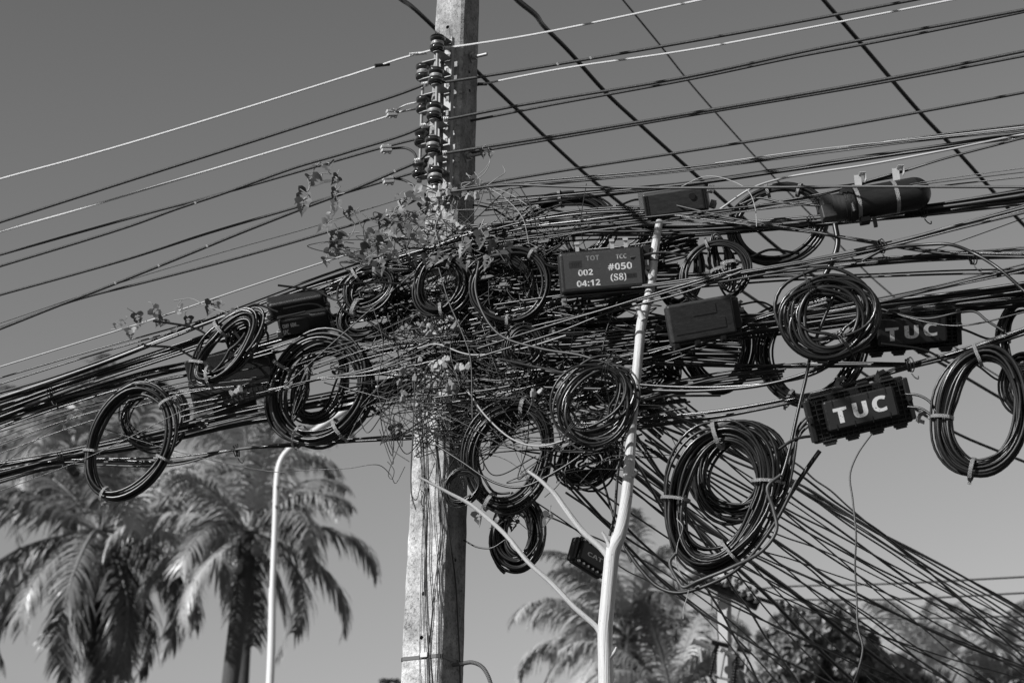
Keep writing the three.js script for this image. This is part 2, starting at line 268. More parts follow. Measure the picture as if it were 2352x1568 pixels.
function poleLoft(h0, h1, segs, extra, cham, jit, closed = true) {
  const pos = [], uv = [], idx = [], col = [], q = rng(99); let rings = [];
  for (let i = 0; i <= segs; i++) { const h = h0 + (h1 - h0) * i / segs, a = halfAt(h) + extra, ring = []; let per = 0;
    const cs = [0, 1, 2, 3].map(() => cham * (1 + jit * (q() - 0.5)));
    const c = [[a, -a + cs[0]], [a, a - cs[1]], [a - cs[1], a], [-a + cs[2], a], [-a, a - cs[2]], [-a, -a + cs[3]], [-a + cs[3], -a], [a - cs[0], -a]];
    for (let j = 0; j < 8; j++) ring.push([c[j][0], h, c[j][1]]); rings.push(ring); }
  const us = [0, 1, 1.06, 2.06, 2.12, 3.12, 3.18, 4.18, 4.24];
  const st = (h, j) => { const t = (h - 4.2) / 3.2; return Math.max(0.4, Math.min(1, (1.02 - 0.42 * Math.max(0, Math.min(1, t))) * (j === 0 ? 0.5 : j === 7 || j === 6 ? 0.75 : 1) * (0.9 + 0.2 * q()))); };   // upper part weathered darker; shade of the right face painted in too
  for (let i = 0; i < segs; i++) for (let j = 0; j < 8; j++) {
    const k = (j + 1) % 8, A = rings[i][j], B = rings[i][k], C = rings[i + 1][k], E = rings[i + 1][j], b = pos.length / 3;
    pos.push(...A, ...B, ...C, ...E); for (const [p, u] of [[A, us[j]], [B, us[j + 1]], [C, us[j + 1]], [E, us[j]]]) { uv.push(u * 0.26, p[1]); }
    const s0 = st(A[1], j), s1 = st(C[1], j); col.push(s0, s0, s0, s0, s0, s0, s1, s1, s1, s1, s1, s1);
    idx.push(b, b + 2, b + 1, b, b + 3, b + 2);
  }
  if (closed) for (const i of [0, segs]) { const b = pos.length / 3; for (const p of rings[i]) { pos.push(...p); uv.push(p[0], p[2]); col.push(1, 1, 1); } for (let j = 1; j < 7; j++) i ? idx.push(b, b + j + 1, b + j) : idx.push(b, b + j, b + j + 1); }
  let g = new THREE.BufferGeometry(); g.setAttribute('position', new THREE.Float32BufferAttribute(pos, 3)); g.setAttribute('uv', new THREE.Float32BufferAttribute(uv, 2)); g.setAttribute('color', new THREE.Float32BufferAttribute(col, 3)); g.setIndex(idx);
  g.computeVertexNormals(); return g;
}
const pole = group('utility_pole', foot); pole.quaternion.copy(poleQ);
const toPole = (p) => p.clone().sub(foot).applyQuaternion(poleQ.clone().invert());
{
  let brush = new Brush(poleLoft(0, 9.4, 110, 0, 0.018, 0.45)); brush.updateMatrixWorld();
  const ev = new Evaluator(); ev.attributes = ['position', 'normal', 'uv', 'color']; ev.useGroups = false;
  const drill = (x, y, n, r) => { const p = toPole(onFace(x, y, n)), g = cyl(r, r, 0.09, 14); g.setAttribute('color', new THREE.Float32BufferAttribute(new Float32Array(g.attributes.position.count * 3).fill(0.3), 3)); const b = new Brush(g); b.position.copy(p); if (n === nF) b.rotation.x = Math.PI / 2; else b.rotation.z = Math.PI / 2; b.updateMatrixWorld(); brush = ev.evaluate(brush, b, SUBTRACTION); };
  for (const [x, y] of [[1028, 62], [973, 1363], [968, 1464], [982, 1125]]) drill(x, y, nF, 0.0125);
  for (const [x, y] of [[1046, 1286], [1079, 208], [1078, 165]]) drill(x, y, nR, 0.011);
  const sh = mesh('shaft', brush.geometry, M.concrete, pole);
  // bolts with square washers through the dark side
  for (const [x, y] of [[1083, 132], [1071, 360]]) {
    const p = toPole(onFace(x, y, nR)); const w = mesh('washer_plate', box(0.008, 0.062, 0.062), M.zinc, pole); w.position.copy(p).add(V(0.005, 0, 0)); w.rotation.x = 0.7;
    const b = mesh('bolt', merge([cyl(0.011, 0.011, 0.11, 12, 0, 0.055, 0), cyl(0.02, 0.02, 0.022, 6, 0, 0.02, 0)]), M.steel, pole); b.position.copy(p).add(V(0.006, 0, 0)); b.rotation.set(0, 0, -Math.PI / 2);
  }
  for (const [x, y] of [[1036, 1003], [1075, 412]]) { const p = toPole(onFace(x, y, nF)); const b = mesh('steel_band', poleLoft(p.y - 0.012, p.y + 0.012, 1, 0.004, 0.02, 0, false), M.zinc, pole); }
  { const p = toPole(onFace(960, 1510, nF)); mesh('steel_band', poleLoft(p.y - 0.011, p.y + 0.011, 1, 0.004, 0.02, 0, false), M.boxDark, pole); const c = mesh('band_buckle', box(0.05, 0.03, 0.012, 0, 0, 0, 0.003), M.steel, pole); c.position.set(0.03, p.y + 0.01, halfAt(p.y) + 0.01); }
  // bent ribbed steel rod used as a step
  const r0 = onFace(1040, 1527, nR), rp = [r0, at(1060, 1524, 13.9), at(1085, 1521, 13.82), at(1106, 1530, 13.78), at(1121, 1552, 13.75), at(1131, 1585, 13.74), at(1136, 1620, 13.74)].map(toPole);
  const rt = mesh('step_rod', tube(rp, 0.011, 10, 60), M.rust, pole); const cv = new THREE.CatmullRomCurve3(rp, false, 'centripetal');
  const rib = []; for (let i = 1; i < 44; i++) { const g = new THREE.TorusGeometry(0.0108, 0.0028, 5, 10); const q = new THREE.Quaternion().setFromUnitVectors(V(0, 0, 1), cv.getTangentAt(i / 44)); g.rotateX(0.3); g.applyQuaternion(q); const c = cv.getPointAt(i / 44); g.translate(c.x, c.y, c.z); rib.push(g); }
  mesh('rod_rib', merge(rib), M.rust, rt).userData.kind = 'stuff';
  tag(pole, 'weathered square concrete pole carrying the tangle of cables', 'utility pole');
}
// ---------------------------------------------------------------- insulator racks
const spoolGeo = new THREE.LatheGeometry([[0.012, -0.052], [0.04, -0.052], [0.047, -0.047], [0.051, -0.036], [0.05, -0.024], [0.043, -0.015], [0.036, -0.008], [0.034, 0], [0.036, 0.008], [0.043, 0.015], [0.05, 0.024], [0.051, 0.036], [0.047, 0.047], [0.04, 0.052], [0.012, 0.052]].map(([a, b]) => new THREE.Vector2(a, b)), 28);
const wrapGeo = merge([-0.0085, -0.001, 0.0065].map((y, i) => { const g = new THREE.TorusGeometry(0.0375 + (i % 2) * 0.001, 0.0026, 6, 26); g.rotateX(Math.PI / 2 + (i - 1.5) * 0.04); g.translate(0, y, 0); return g; }));
function rack(spots, z, n, len, wraps, plateOn, label) {
  const pts = spots.map(([x, y]) => at(x, y, z)), o = group('insulator_rack', pts[pts.length - 1]), rel = pts.map((p) => p.clone().sub(o.position));
  const up = pts[0].clone().sub(pts[pts.length - 1]).normalize(), t = up.clone().cross(n).normalize();
  const q = new THREE.Quaternion().setFromRotationMatrix(new THREE.Matrix4().makeBasis(t, up, n));
  mesh('rod', tube([rel[rel.length - 1].clone().addScaledVector(up, -0.085), rel[0].clone().addScaledVector(up, 0.075)], 0.0105, 10, 4), M.zinc, o);
  const nut = mesh('rod_nut', cyl(0.018, 0.018, 0.018, 6), M.steel, o); nut.position.copy(rel[rel.length - 1]).addScaledVector(up, -0.078); nut.quaternion.copy(q);
  const s = new THREE.Shape(); s.moveTo(-0.022, 0.018); s.quadraticCurveTo(0, 0.03, 0.022, 0.018); s.lineTo(0.03, -0.02); s.lineTo(0.036, -len); s.lineTo(-0.036, -len); s.lineTo(-0.03, -0.02); s.closePath();
  const armGeo = new THREE.ExtrudeGeometry(s, { depth: 0.005, bevelEnabled: true, bevelSize: 0.001, bevelThickness: 0.001, bevelSegments: 1 }); armGeo.rotateX(Math.PI / 2);
  rel.forEach((p, i) => {
    const sp = mesh('insulator', spoolGeo, M.porcelain, o); sp.position.copy(p); sp.quaternion.copy(q);
    if (wraps[i]) mesh('tie_wire', wrapGeo, M.aluminium, sp);
    for (const e of [-0.058, 0.0605]) { const a = mesh('bracket_arm', armGeo, M.zinc, o); a.position.copy(p).addScaledVector(up, e); a.quaternion.copy(q); }
  });
  if (plateOn) {
    const L = pts[0].distanceTo(pts[pts.length - 1]), ps = new THREE.Shape(); ps.moveTo(-0.038, -0.14); ps.lineTo(0.038, -0.14); ps.lineTo(0.038, L + 0.09); ps.lineTo(-0.038, L + 0.09); ps.closePath();
    for (let k = 0; k < Math.floor((L + 0.2) / 0.098); k++) { const y = -0.1 + k * 0.098, h = new THREE.Path(); h.moveTo(-0.012, y - 0.02); h.lineTo(0.012, y - 0.02); h.lineTo(0.012, y + 0.02); h.lineTo(-0.012, y + 0.02); h.closePath(); ps.holes.push(h); }
    const f = new THREE.ExtrudeGeometry(ps, { depth: 0.006, bevelEnabled: false });
    const pl = mesh('back_plate', f, M.zinc, o); pl.position.copy(rel[rel.length - 1]).addScaledVector(n, -len - 0.008); pl.quaternion.copy(q);
    for (const sx of [-0.041, 0.041]) { const w = mesh('plate_flange', box(0.006, L + 0.23, 0.032, 0, L / 2 - 0.025, 0), M.zinc, o); w.position.copy(rel[rel.length - 1]).addScaledVector(n, -len + 0.008).addScaledVector(t, sx); w.quaternion.copy(q); }
  }
  return tag(o, label, 'insulator rack');
}
rack([[1005, 100], [1001, 175], [997, 255], [994, 333], [1000, 404]], 13.72, nF, 0.125, [1, 1, 1, 1, 1], true, 'steel rack of five black spool insulators on the lit face of the concrete pole');
rack([[972, 166], [973, 241], [969, 316], [964, 389]], 14.02, nR.clone().negate(), 0.16, [1, 0, 0, 0], true, 'steel rack of four black spool insulators sticking out left behind the pole');

// ---------------------------------------------------------------- power lines
const K = 1 / 363;                                           // metres per pixel at the pole
function strandWire(pts, r, mat, label) { pts = runOn(pts);                    // bare conductor: six strands laid round each other
  const curve = new THREE.CatmullRomCurve3(pts, false, 'centripetal'), L = curve.getLength(), gs = [], lay = 0.075, n = 5, seg = Math.min(1800, Math.ceil(L / lay * 7));
  const base = []; let nr = V(0, 1, 0); for (let i = 0; i <= seg; i++) { const tg = curve.getTangent(i / seg); nr = nr.clone().addScaledVector(tg, -nr.dot(tg)).normalize(); base.push([curve.getPoint(i / seg), nr, tg.clone().cross(nr)]); }
  for (let s = 0; s < n; s++) { const pos = [], nor = [], idx = [], m = 5;
    for (let i = 0; i <= seg; i++) { const [c, a, b] = base[i], w = (i / seg * L / lay + s / n) * 2 * Math.PI, out = a.clone().multiplyScalar(Math.cos(w)).addScaledVector(b, Math.sin(w)), cc = c.clone().addScaledVector(out, r * 0.62), tn = a.clone().multiplyScalar(-Math.sin(w)).addScaledVector(b, Math.cos(w));
      for (let j = 0; j <= m; j++) { const f = (j / m - 0.5) * 3.6, d = out.clone().multiplyScalar(Math.cos(f)).addScaledVector(tn, Math.sin(f)); pos.push(cc.x + d.x * r * 0.42, cc.y + d.y * r * 0.42, cc.z + d.z * r * 0.42); nor.push(d.x, d.y, d.z); if (i < seg && j < m) { const q = i * (m + 1) + j; idx.push(q, q + 1, q + m + 1, q + 1, q + m + 2, q + m + 1); } } }
    const g = new THREE.BufferGeometry(); g.setAttribute('position', new THREE.Float32BufferAttribute(pos, 3)); g.setAttribute('normal', new THREE.Float32BufferAttribute(nor, 3)); g.setAttribute('uv', new THREE.Float32BufferAttribute(new Float32Array(pos.length / 3 * 2), 2)); g.setIndex(idx); gs.push(g); }
  const m = mesh('bare_wire', recentred(merge(gs), pts[0]), mat, null); m.position.copy(pts[0]); return tag(m, label, 'wire');
}
strandWire(P([[-60, 430], [0, 411], [170, 365], [340, 316], [560, 249], [796, 175], [863, 153], [914, 136], [960, 123], [1004, 112]], -0.29), 2.5 * K, M.wireAluminium, 'pale twisted bare wire climbing to the topmost insulator from the left');
strandWire(P([[1004, 112, 0.02], [1029, 109], [1220, 80], [1574, 7], [1700, -20]], -0.31), 2.5 * K, M.wireAluminium, 'pale twisted bare wire from the topmost insulator to the upper edge right of the pole');
strandWire(P([[-60, 551], [0, 532], [170, 484], [340, 433], [560, 367], [796, 296], [887, 268], [914, 258], [960, 249]], 0.03), 2.5 * K, M.wireAluminium, 'second pale twisted bare wire from the left, held by a bright clamp');
strandWire(P([[905, 258], [925, 244], [942, 238], [966, 234]], 0.0), 2 * K, M.wireAluminium, 'short pale bare wire end looped back from the bright clamp to the rear insulator');
strandWire(P([[1060, 203], [1099, 195], [1288, 158], [1574, 116], [1794, 76], [2184, 0], [2320, -28]], 0.12), 2.4 * K, M.wireAluminium, 'pale twisted bare wire emerging from behind the pole toward the upper right');
const PL = (pts, off, r, label) => thingTube('power_cable', P(pts, off), r * K, M.powerBlack, label, 'cable', null, 8, Math.max(40, pts.length * 10));
PL([[-60, 529], [0, 510], [340, 401], [560, 331], [796, 255], [914, 217], [975, 194], [1001, 184]], -0.2, 3.5, 'dark power cable from the left to the second front insulator');
PL([[-60, 629], [0, 611], [292, 521], [408, 479], [510, 445], [680, 384], [796, 350], [968, 291], [994, 264]], -0.18, 3.4, 'dark power cable from the left to the third front insulator, crossing its neighbour');
PL([[-60, 602], [0, 585], [184, 533], [353, 486], [452, 460], [578, 425], [796, 362], [863, 343], [920, 328], [966, 317]], 0.02, 3.2, 'dark power cable from the left to the third rear insulator through a white clamp');
PL([[-60, 778], [0, 755], [136, 701], [265, 651], [365, 611], [476, 566], [557, 533], [700, 477], [796, 441], [907, 394], [961, 369], [992, 342]], -0.19, 3.6, 'dark power cable from the left to the fourth front insulator, with white nicks');
PL([[-60, 694], [0, 677], [292, 595], [486, 533], [687, 474], [778, 447], [866, 421], [890, 414], [964, 392]], 0.03, 3.2, 'dark power cable from the left to the lowest rear insulator through a white clamp');
PL([[-60, 770], [0, 752], [170, 690], [340, 646], [560, 588], [748, 534], [880, 493], [941, 466], [990, 440]], 0.1, 3.2, 'dark power cable from the left with a clamp beside the vine leaves');
PL([[898, 341], [931, 340], [950, 350], [960, 372], [975, 400]], 0.05, 3, 'short dark jumper cable curving down from the upper white clamp');
PL([[905, 409], [931, 415], [955, 430], [975, 446]], 0.05, 3, 'short dark jumper cable curving down from the lower white clamp');
thingTube('thin_wire', P([[-60, 760], [0, 742], [251, 657], [500, 582], [717, 521], [778, 501], [968, 442]], 0.06), 1.3 * K, M.blackDull, 'thin dark wire between two power cables left of the hanging vine', 'wire', null, 6, 60);
PL([[1000, 190], [1016, 189], [1186, 163], [1574, 97], [1828, 51], [2096, 0], [2240, -28]], -0.31, 3.5, 'dark power cable from the second front insulator to the upper edge');
PL([[997, 276], [1023, 274], [1186, 243], [1574, 177], [1895, 108], [2352, 22], [2430, 6]], -0.31, 3.5, 'dark power cable from the third front insulator to the right edge');
PL([[1060, 281], [1097, 274], [1254, 243], [1574, 184], [1827, 131], [2030, 93], [2352, 27], [2430, 10]], 0.02, 3.1, 'dark power cable from behind the pole, close under the third front one');
PL([[994, 356], [1021, 352], [1186, 326], [1574, 262], [2031, 182], [2352, 117], [2430, 101]], -0.31, 3.6, 'dark power cable from the fourth front insulator to the right edge');
PL([[1060, 355], [1097, 348], [1288, 316], [1574, 267], [1990, 196], [2200, 157], [2352, 128], [2430, 113]], 0.02, 3.1, 'dark power cable from behind the pole, running just below the fourth front one');
PL([[1030, 436], [1080, 428], [1135, 418], [1322, 387], [1574, 348], [1895, 296], [2352, 212], [2430, 196]], -0.1, 3.2, 'lowest dark power cable on the right, from the vine to the edge');
// dark lines crossing over the street behind the pole
const X = (pts, d0, d1) => pts.map(([x, y], i) => at(x, y, d0 + (d1 - d0) * i / (pts.length - 1)));
const XL = (pts, d0, d1, r, label) => { const k = mpp(1400, 400, (d0 + d1) / 2); const q = X(pts, d0, d1), e = runOn(q); if (e.length > q.length) { if (outside(q[0])) r = [r[0], ...r]; if (outside(q[q.length - 1])) r = [...r, r[r.length - 1]]; } return thingTube('overhead_cable', e, r.map((q) => q * k), M.blackDull, label, 'cable', null, 8, 90); };
XL([[890, -30], [924, 0], [948, 17], [999, 65], [1099, 167], [1186, 250], [1254, 316], [1335, 391], [1424, 466], [1600, 596], [1900, 800], [2167, 979], [2303, 1040], [2430, 1090]], 15.5, 20, [6.2, 5, 4.5, 4.2, 4.2, 4, 3.6, 3.4, 3.4], 'thick dark overhead cable running diagonally behind the pole top');
XL([[1160, -35], [1189, 0], [1230, 34], [1250, 61], [1305, 116], [1390, 211], [1458, 275], [1574, 380], [1726, 517], [1811, 589], [2086, 792], [2167, 837], [2352, 945], [2430, 985]], 15.5, 20, [6.4, 6.4, 5.2, 4.6, 4.4, 4.2, 4, 3.8, 3.6], 'thick dark overhead cable with a taped end, diagonal right of the pole');
XL([[1405, -30], [1431, 0], [1515, 102], [1574, 177], [1641, 255], [1766, 394], [1862, 493], [1984, 619], [2045, 674], [2201, 803], [2352, 900], [2430, 950]], 18, 24, [1.9, 1.8, 1.8], 'thin dark overhead wire, diagonal between the two thick ones');
XL([[1868, -30], [1892, 0], [1977, 99], [2113, 258], [2201, 350], [2286, 445], [2352, 517], [2430, 590]], 17, 20, [5, 4.8, 4.4], 'thick dark overhead cable crossing the upper right corner diagonally');
// wrapped splices and clamps
function wrapAt(x, y, off, ang, len, r, n, mat, label) { const gs = []; for (let i = 0; i < n; i++) { const g = new THREE.TorusGeometry(r, r * 0.32, 6, 16); g.rotateY(Math.PI / 2 + 0.15 * ((i % 3) - 1)); g.translate((i / (n - 1) - 0.5) * len, 0, 0); gs.push(g); } const m = mesh('tie_wire', merge(gs), mat); m.position.copy(at(x, y, D(x) + off)); m.rotation.z = ang; m.rotation.y = 0.35; return tag(m, label, 'wire tie'); }
wrapAt(1026, 110, -0.31, 0.2, 0.05, 0.011, 6, M.aluminium, 'bright wire binding right of the topmost insulator');
wrapAt(960, 123, -0.29, 0.3, 0.11, 0.009, 14, M.aluminium, 'long bright wire binding left of the topmost insulator');
wrapAt(978, 193, -0.2, 0.33, 0.026, 0.013, 4, M.aluminium, 'bright wire binding left of the second front insulator');
wrapAt(975, 288, -0.18, 0.33, 0.036, 0.013, 5, M.aluminium, 'bright wire binding left of the third front insulator');
wrapAt(962, 368, -0.19, 0.4, 0.05, 0.013, 6, M.aluminium, 'bright wire binding left of the fourth front insulator');
wrapAt(1024, 274, -0.31, 0.2, 0.03, 0.014, 4, M.aluminium, 'bright wire binding right of the third front insulator');
wrapAt(1021, 352, -0.31, 0.2, 0.02, 0.014, 3, M.aluminium, 'bright wire binding right of the fourth front insulator');
const tape = (x, y, off, ang, len, r, label) => { const m = mesh('tape_wrap', cyl(r, r * 0.9, len, 10).rotateZ(Math.PI / 2), M.blackDull); m.position.copy(at(x, y, D(x) + off)); m.rotation.set(0, 0.35, ang); return tag(m, label, 'tape'); };
tape(878, 149, -0.29, 0.3, 0.1, 0.0115, 'black tape wound on the pale top wire left of the pole');
tape(1108, 193, 0.12, 0.2, 0.06, 0.011, 'black tape wound on the pale wire right of the pole');
function clampAt(x, y, off, ang, label) {
  const o = group('wire_clamp', at(x, y, D(x) + off)); o.rotation.set(0, 0.35, ang);
  mesh('clamp_jaw', box(0.072, 0.02, 0.036, 0, 0.013, 0, 0.005), M.aluminium, o); mesh('clamp_jaw', box(0.072, 0.02, 0.036, 0, -0.012, 0, 0.005), M.aluminium, o);
  for (const s of [-0.018, 0.018]) mesh('clamp_bolt', merge([cyl(0.005, 0.005, 0.062, 8, s, 0, 0.006), cyl(0.009, 0.009, 0.009, 6, s, -0.03, 0.006)]), M.steel, o);
  return tag(o, label, 'wire clamp');
}
clampAt(900, 260, 0.0, 0.22, 'bright metal clamp on the second pale bare wire');
clampAt(887, 342, 0.0, 0.2, 'white metal clamp on the power cable to the third rear insulator');
clampAt(892, 414, 0.0, 0.25, 'white metal clamp on the power cable to the lowest rear insulator');
clampAt(899, 489, 0.02, 0.25, 'pale metal clamp on the power cable beside the vine leaves');
// white nicks where the sheath is scraped
for (const [x, y, off] of [[449, 466, -0.2], [265, 650, -0.24], [365, 610, -0.24], [476, 565, -0.24], [1281, 147, -0.35], [1357, 133, -0.35], [907, 393, -0.23]]) { const m = mesh('sheath_nick', new RoundedBoxGeometry(0.013, 0.02, 0.008, 2, 0.003), M.whitePlastic); m.position.copy(at(x, y, D(x) + off)); m.rotation.z = 0.5; tag(m, 'small white nick on a dark power cable', 'nick', 'white nicks on the power cables'); }

// ---------------------------------------------------------------- bundles of telecom cables
const ORD = ['first', 'second', 'third', 'fourth', 'fifth', 'sixth', 'seventh', 'eighth', 'ninth', 'tenth', 'eleventh', 'twelfth', 'thirteenth', 'fourteenth', 'fifteenth', 'sixteenth', 'seventeenth', 'eighteenth', 'nineteenth', 'twentieth', 'twenty-first', 'twenty-second', 'twenty-third', 'twenty-fourth', 'twenty-fifth', 'twenty-sixth', 'twenty-seventh', 'twenty-eighth', 'twenty-ninth', 'thirtieth', ...['first', 'second', 'third', 'fourth', 'fifth', 'sixth', 'seventh', 'eighth', 'ninth'].map((s) => 'thirty-' + s), 'fortieth', 'forty-first', 'forty-second', 'forty-third', 'forty-fourth', 'forty-fifth', 'forty-sixth', 'forty-seventh', 'forty-eighth', 'forty-ninth', 'fiftieth'];
const cableMats = [M.black, M.black, M.blackDull, M.blackGloss, M.black, M.greyCable];
function bundle(pts, n, spreads, r, off, desc, o = {}) {
  R = rng(o.seed ?? Math.round(pts[0][1] * 13 + pts[0][0] * 7 + n));
  const np = pts.length, ph = [];
  const perm = [...Array(n).keys()]; for (let i = n - 1; i > 0; i--) { const j = Math.floor(R() * (i + 1)); [perm[i], perm[j]] = [perm[j], perm[i]]; }
  for (let i = 0; i < n; i++) {
    const k0 = n > 1 ? i / (n - 1) - 0.5 : 0, k1 = n > 1 ? perm[i] / (n - 1) - 0.5 : 0, dz = rr(-0.5, 0.5) * (o.thick ?? 0.14), q = [];
    for (let j = 0; j < np; j++) { const t = j / (np - 1), sp = Array.isArray(spreads) ? spreads[j] : spreads, k = k0 + (k1 - k0) * t; q.push([pts[j][0] + rr(-6, 6), pts[j][1] + k * sp + rr(-1, 1) * (o.wob ?? 2.2) * (j === 0 ? 0.2 : 1), dz + rr(-0.02, 0.02)]); }
    const w = o.mat ?? cableMats[Math.floor(R() * cableMats.length)];
    thingTube('telecom_cable', P(q, off), rr(r[0], r[1]) * K, w, n === 1 ? desc : `${ORD[i]} cable down in ${desc}`, 'cable', o.group ?? null, 6, np * 9);
  }
}
// left of the pole, read from the left edge
bundle([[-60, 862], [0, 845], [340, 735], [560, 662], [796, 585], [980, 530]], 1, 0, [2.1, 2.1], -0.18, 'grey shiny cable with small vine leaves sitting on it, left of the pole', { mat: M.lightCable });
bundle([[-60, 893], [240, 803], [400, 757], [510, 722], [800, 622], [1010, 560]], 2, [16, 10, 8, 8, 18, 20], [1.6, 2.2], -0.15, 'the thin pair under the leafy grey cable at the left edge');
bundle([[-60, 928], [120, 875], [240, 830], [400, 769], [510, 728], [800, 623], [1010, 570]], 4, [16, 14, 12, 12, 14, 26, 40], [2.2, 3.6], -0.2, 'the upper left bundle above the frond tops');
bundle([[-60, 930], [0, 912], [240, 832], [401, 767], [520, 726]], 1, 0, [2.4, 2.4], -0.34, 'pale sheened cable on top of the upper left bundle', { mat: M.lightCable });
bundle([[-60, 963], [170, 880], [340, 825], [560, 750], [800, 650], [1020, 590], [1120, 570]], 8, [34, 26, 28, 28, 34, 50, 50], [2, 4.2], -0.15, 'the second thick bundle at the left edge');
bundle([[-60, 985], [140, 922], [340, 866], [450, 842], [600, 798], [800, 738], [1020, 690], [1150, 680]], 9, [40, 26, 36, 44, 50, 60, 80, 80], [2, 4.4], -0.1, 'the third thick bundle at the left edge');
bundle([[-60, 1030], [200, 945], [440, 885], [650, 860], [860, 800], [1050, 770]], 6, [70, 50, 40, 60, 50, 60], [1, 2], -0.3, 'the thin loose wires crossing the left coils', { wob: 6 });
bundle([[-60, 1092], [140, 1048], [340, 1008], [560, 958], [750, 925], [960, 880], [1080, 860]], 11, [46, 22, 36, 36, 50, 50, 60], [1.8, 3.8], -0.05, 'the lowest thick bundle at the left edge');
bundle([[-60, 1108], [140, 1064], [400, 1060], [540, 1035], [700, 1020], [950, 1003], [1100, 1000]], 6, [34, 18, 24, 8, 20, 8, 14], [1.6, 3], 0.0, 'the sagging strands under the lowest left bundle', { wob: 4 });
bundle([[420, 950], [600, 905], [730, 870], [860, 850], [1000, 800]], 4, [40, 30, 40, 30, 50], [1.2, 2.4], -0.42, 'the strands passing in front of the big left coil');
bundle([[-60, 1120], [80, 1010], [300, 880], [330, 862]], 1, 0, [1, 1], -0.4, 'thin wire slanting steeply up across the left bundles');
bundle([[-60, 1150], [210, 1050], [430, 940], [640, 855], [820, 790]], 1, 0, [1.2, 1.2], -0.45, 'thin wire slanting across the black box left of the pole');
bundle([[640, 900], [820, 740], [960, 610], [1010, 560]], 1, 0, [1.6, 1.6], -0.4, 'dark wire rising steeply to the vine left of the pole');
bundle([[240, 985], [420, 1040], [640, 1086], [700, 1082], [800, 1075], [872, 1068], [892, 1090], [908, 1108], [935, 1072]], 1, 0, [0.9, 0.9], -0.3, 'thin wire sagging across the lamp post below the left coils');
// right of the pole, read from the right edge
bundle([[2420, 286], [2130, 318], [1900, 345], [1574, 390], [1216, 423], [1060, 440]], 4, [14, 9, 8, 10, 14, 20], [1.2, 2.4], -0.2, 'the topmost bundle at the right edge');
bundle([[2420, 283], [2130, 314], [1850, 347], [1640, 375]], 1, 0, [1.3, 1.3], -0.34, 'pale thin cable along the topmost right bundle', { mat: M.lightCable });
bundle([[2420, 300], [2170, 338], [1930, 370], [1790, 392], [1574, 424], [1300, 452], [1120, 470]], 4, [14, 10, 10, 10, 10, 18, 20], [1.6, 3.6], -0.15, 'the second bundle down at the right edge');
bundle([[2420, 300], [2352, 308], [2184, 343], [1980, 381], [1880, 395], [1793, 409], [1719, 432], [1660, 480]], 1, 0, [2.6, 2.6], -0.3, 'pale grey cable sweeping down to the upper right coil', { mat: M.lightCable });
bundle([[2420, 298], [2352, 316], [2167, 364], [2011, 411], [1895, 445], [1725, 476], [1500, 505], [1200, 540]], 4, [12, 10, 10, 12, 12, 14, 20, 30], [1.4, 2.6], -0.22, 'the bundle slanting down to the dome closure on the right');
bundle([[2430, 429], [2180, 428], [1963, 430], [1556, 433], [1300, 429], [1150, 426], [1040, 440]], 1, 0, [3, 3], -0.75, 'straight dark cable running level in front of the dome closure');
bundle([[2420, 388], [2133, 424], [1895, 458], [1640, 490], [1300, 530], [1080, 560]], 3, [24, 14, 20, 30, 40, 60], [1.1, 1.8], -0.5, 'the thin wires below the dome closure', { wob: 3 });
bundle([[2420, 440], [2120, 482], [1860, 508], [1556, 528], [1250, 530], [1060, 560]], 12, [40, 26, 28, 34, 60, 80], [1.8, 4], -0.2, 'the thick bundle passing under the dome closure');
bundle([[2420, 463], [2201, 520], [2014, 568], [1760, 619], [1556, 653], [1300, 690], [1080, 740]], 6, [20, 14, 16, 20, 26, 40, 60], [2, 3.6], -0.38, 'the bundle slanting down across the right coils');
bundle([[2420, 478], [2350, 505], [2200, 554], [2100, 590]], 1, 0, [1, 1], -0.2, 'thin straight wire in open sky at the right edge');
bundle([[2420, 576], [2167, 590], [1997, 602], [1861, 617], [1556, 640], [1280, 650], [1080, 680]], 7, [26, 18, 16, 20, 26, 50, 70], [1.8, 3.4], -0.12, 'the level bundle right of the middle coil');
bundle([[2420, 586], [2167, 580], [1997, 555], [1855, 530], [1700, 512], [1500, 480]], 5, [14, 12, 12, 12, 24, 40], [1.6, 2.8], -0.25, 'the bundle sagging across the level one at right');
bundle([[2430, 622], [2200, 626], [1997, 634], [1800, 640], [1556, 660]], 2, [10, 7, 6, 8, 10], [1.6, 2.4], 0, 'the level pair above the rear lettered box');
bundle([[2430, 598], [2133, 665], [2031, 690], [1860, 720], [1556, 750]], 4, [20, 14, 14, 20, 30], [1.6, 3], -0.3, 'the slanting strands over the rear lettered box');
bundle([[2430, 668], [2220, 690], [2031, 712], [1793, 742], [1556, 765], [1280, 775], [1060, 770]], 18, [56, 44, 50, 60, 60, 80, 90], [1.8, 4.4], -0.02, 'the thickest black bundle at the right edge', { thick: 0.24 });
bundle([[2430, 735], [2201, 810], [2065, 847], [1912, 895], [1692, 942], [1500, 965], [1300, 980]], 6, [18, 16, 14, 16, 20, 30, 50], [2, 3.8], -0.3, 'the bundle above the front lettered box');
bundle([[2000, 790], [1923, 827], [1860, 858], [1760, 881], [1620, 893], [1450, 888], [1250, 870]], 2, [6, 6, 8, 14, 18, 20, 40], [3.6, 4.4], -0.5, 'the heavy pair sweeping below the middle right coil');
bundle([[2080, 838], [1900, 838], [1760, 840], [1600, 836], [1400, 826], [1150, 830]], 4, [4, 10, 10, 14, 30, 60], [2, 3.4], -0.15, 'the level strands left of the front lettered box');
bundle([[2380, 690], [2352, 667], [2290, 618], [2235, 582], [2184, 563], [2120, 560], [2040, 572], [1980, 600]], 1, 0, [3.4, 3.4], -0.45, 'dark cable arching over and down at the right edge');
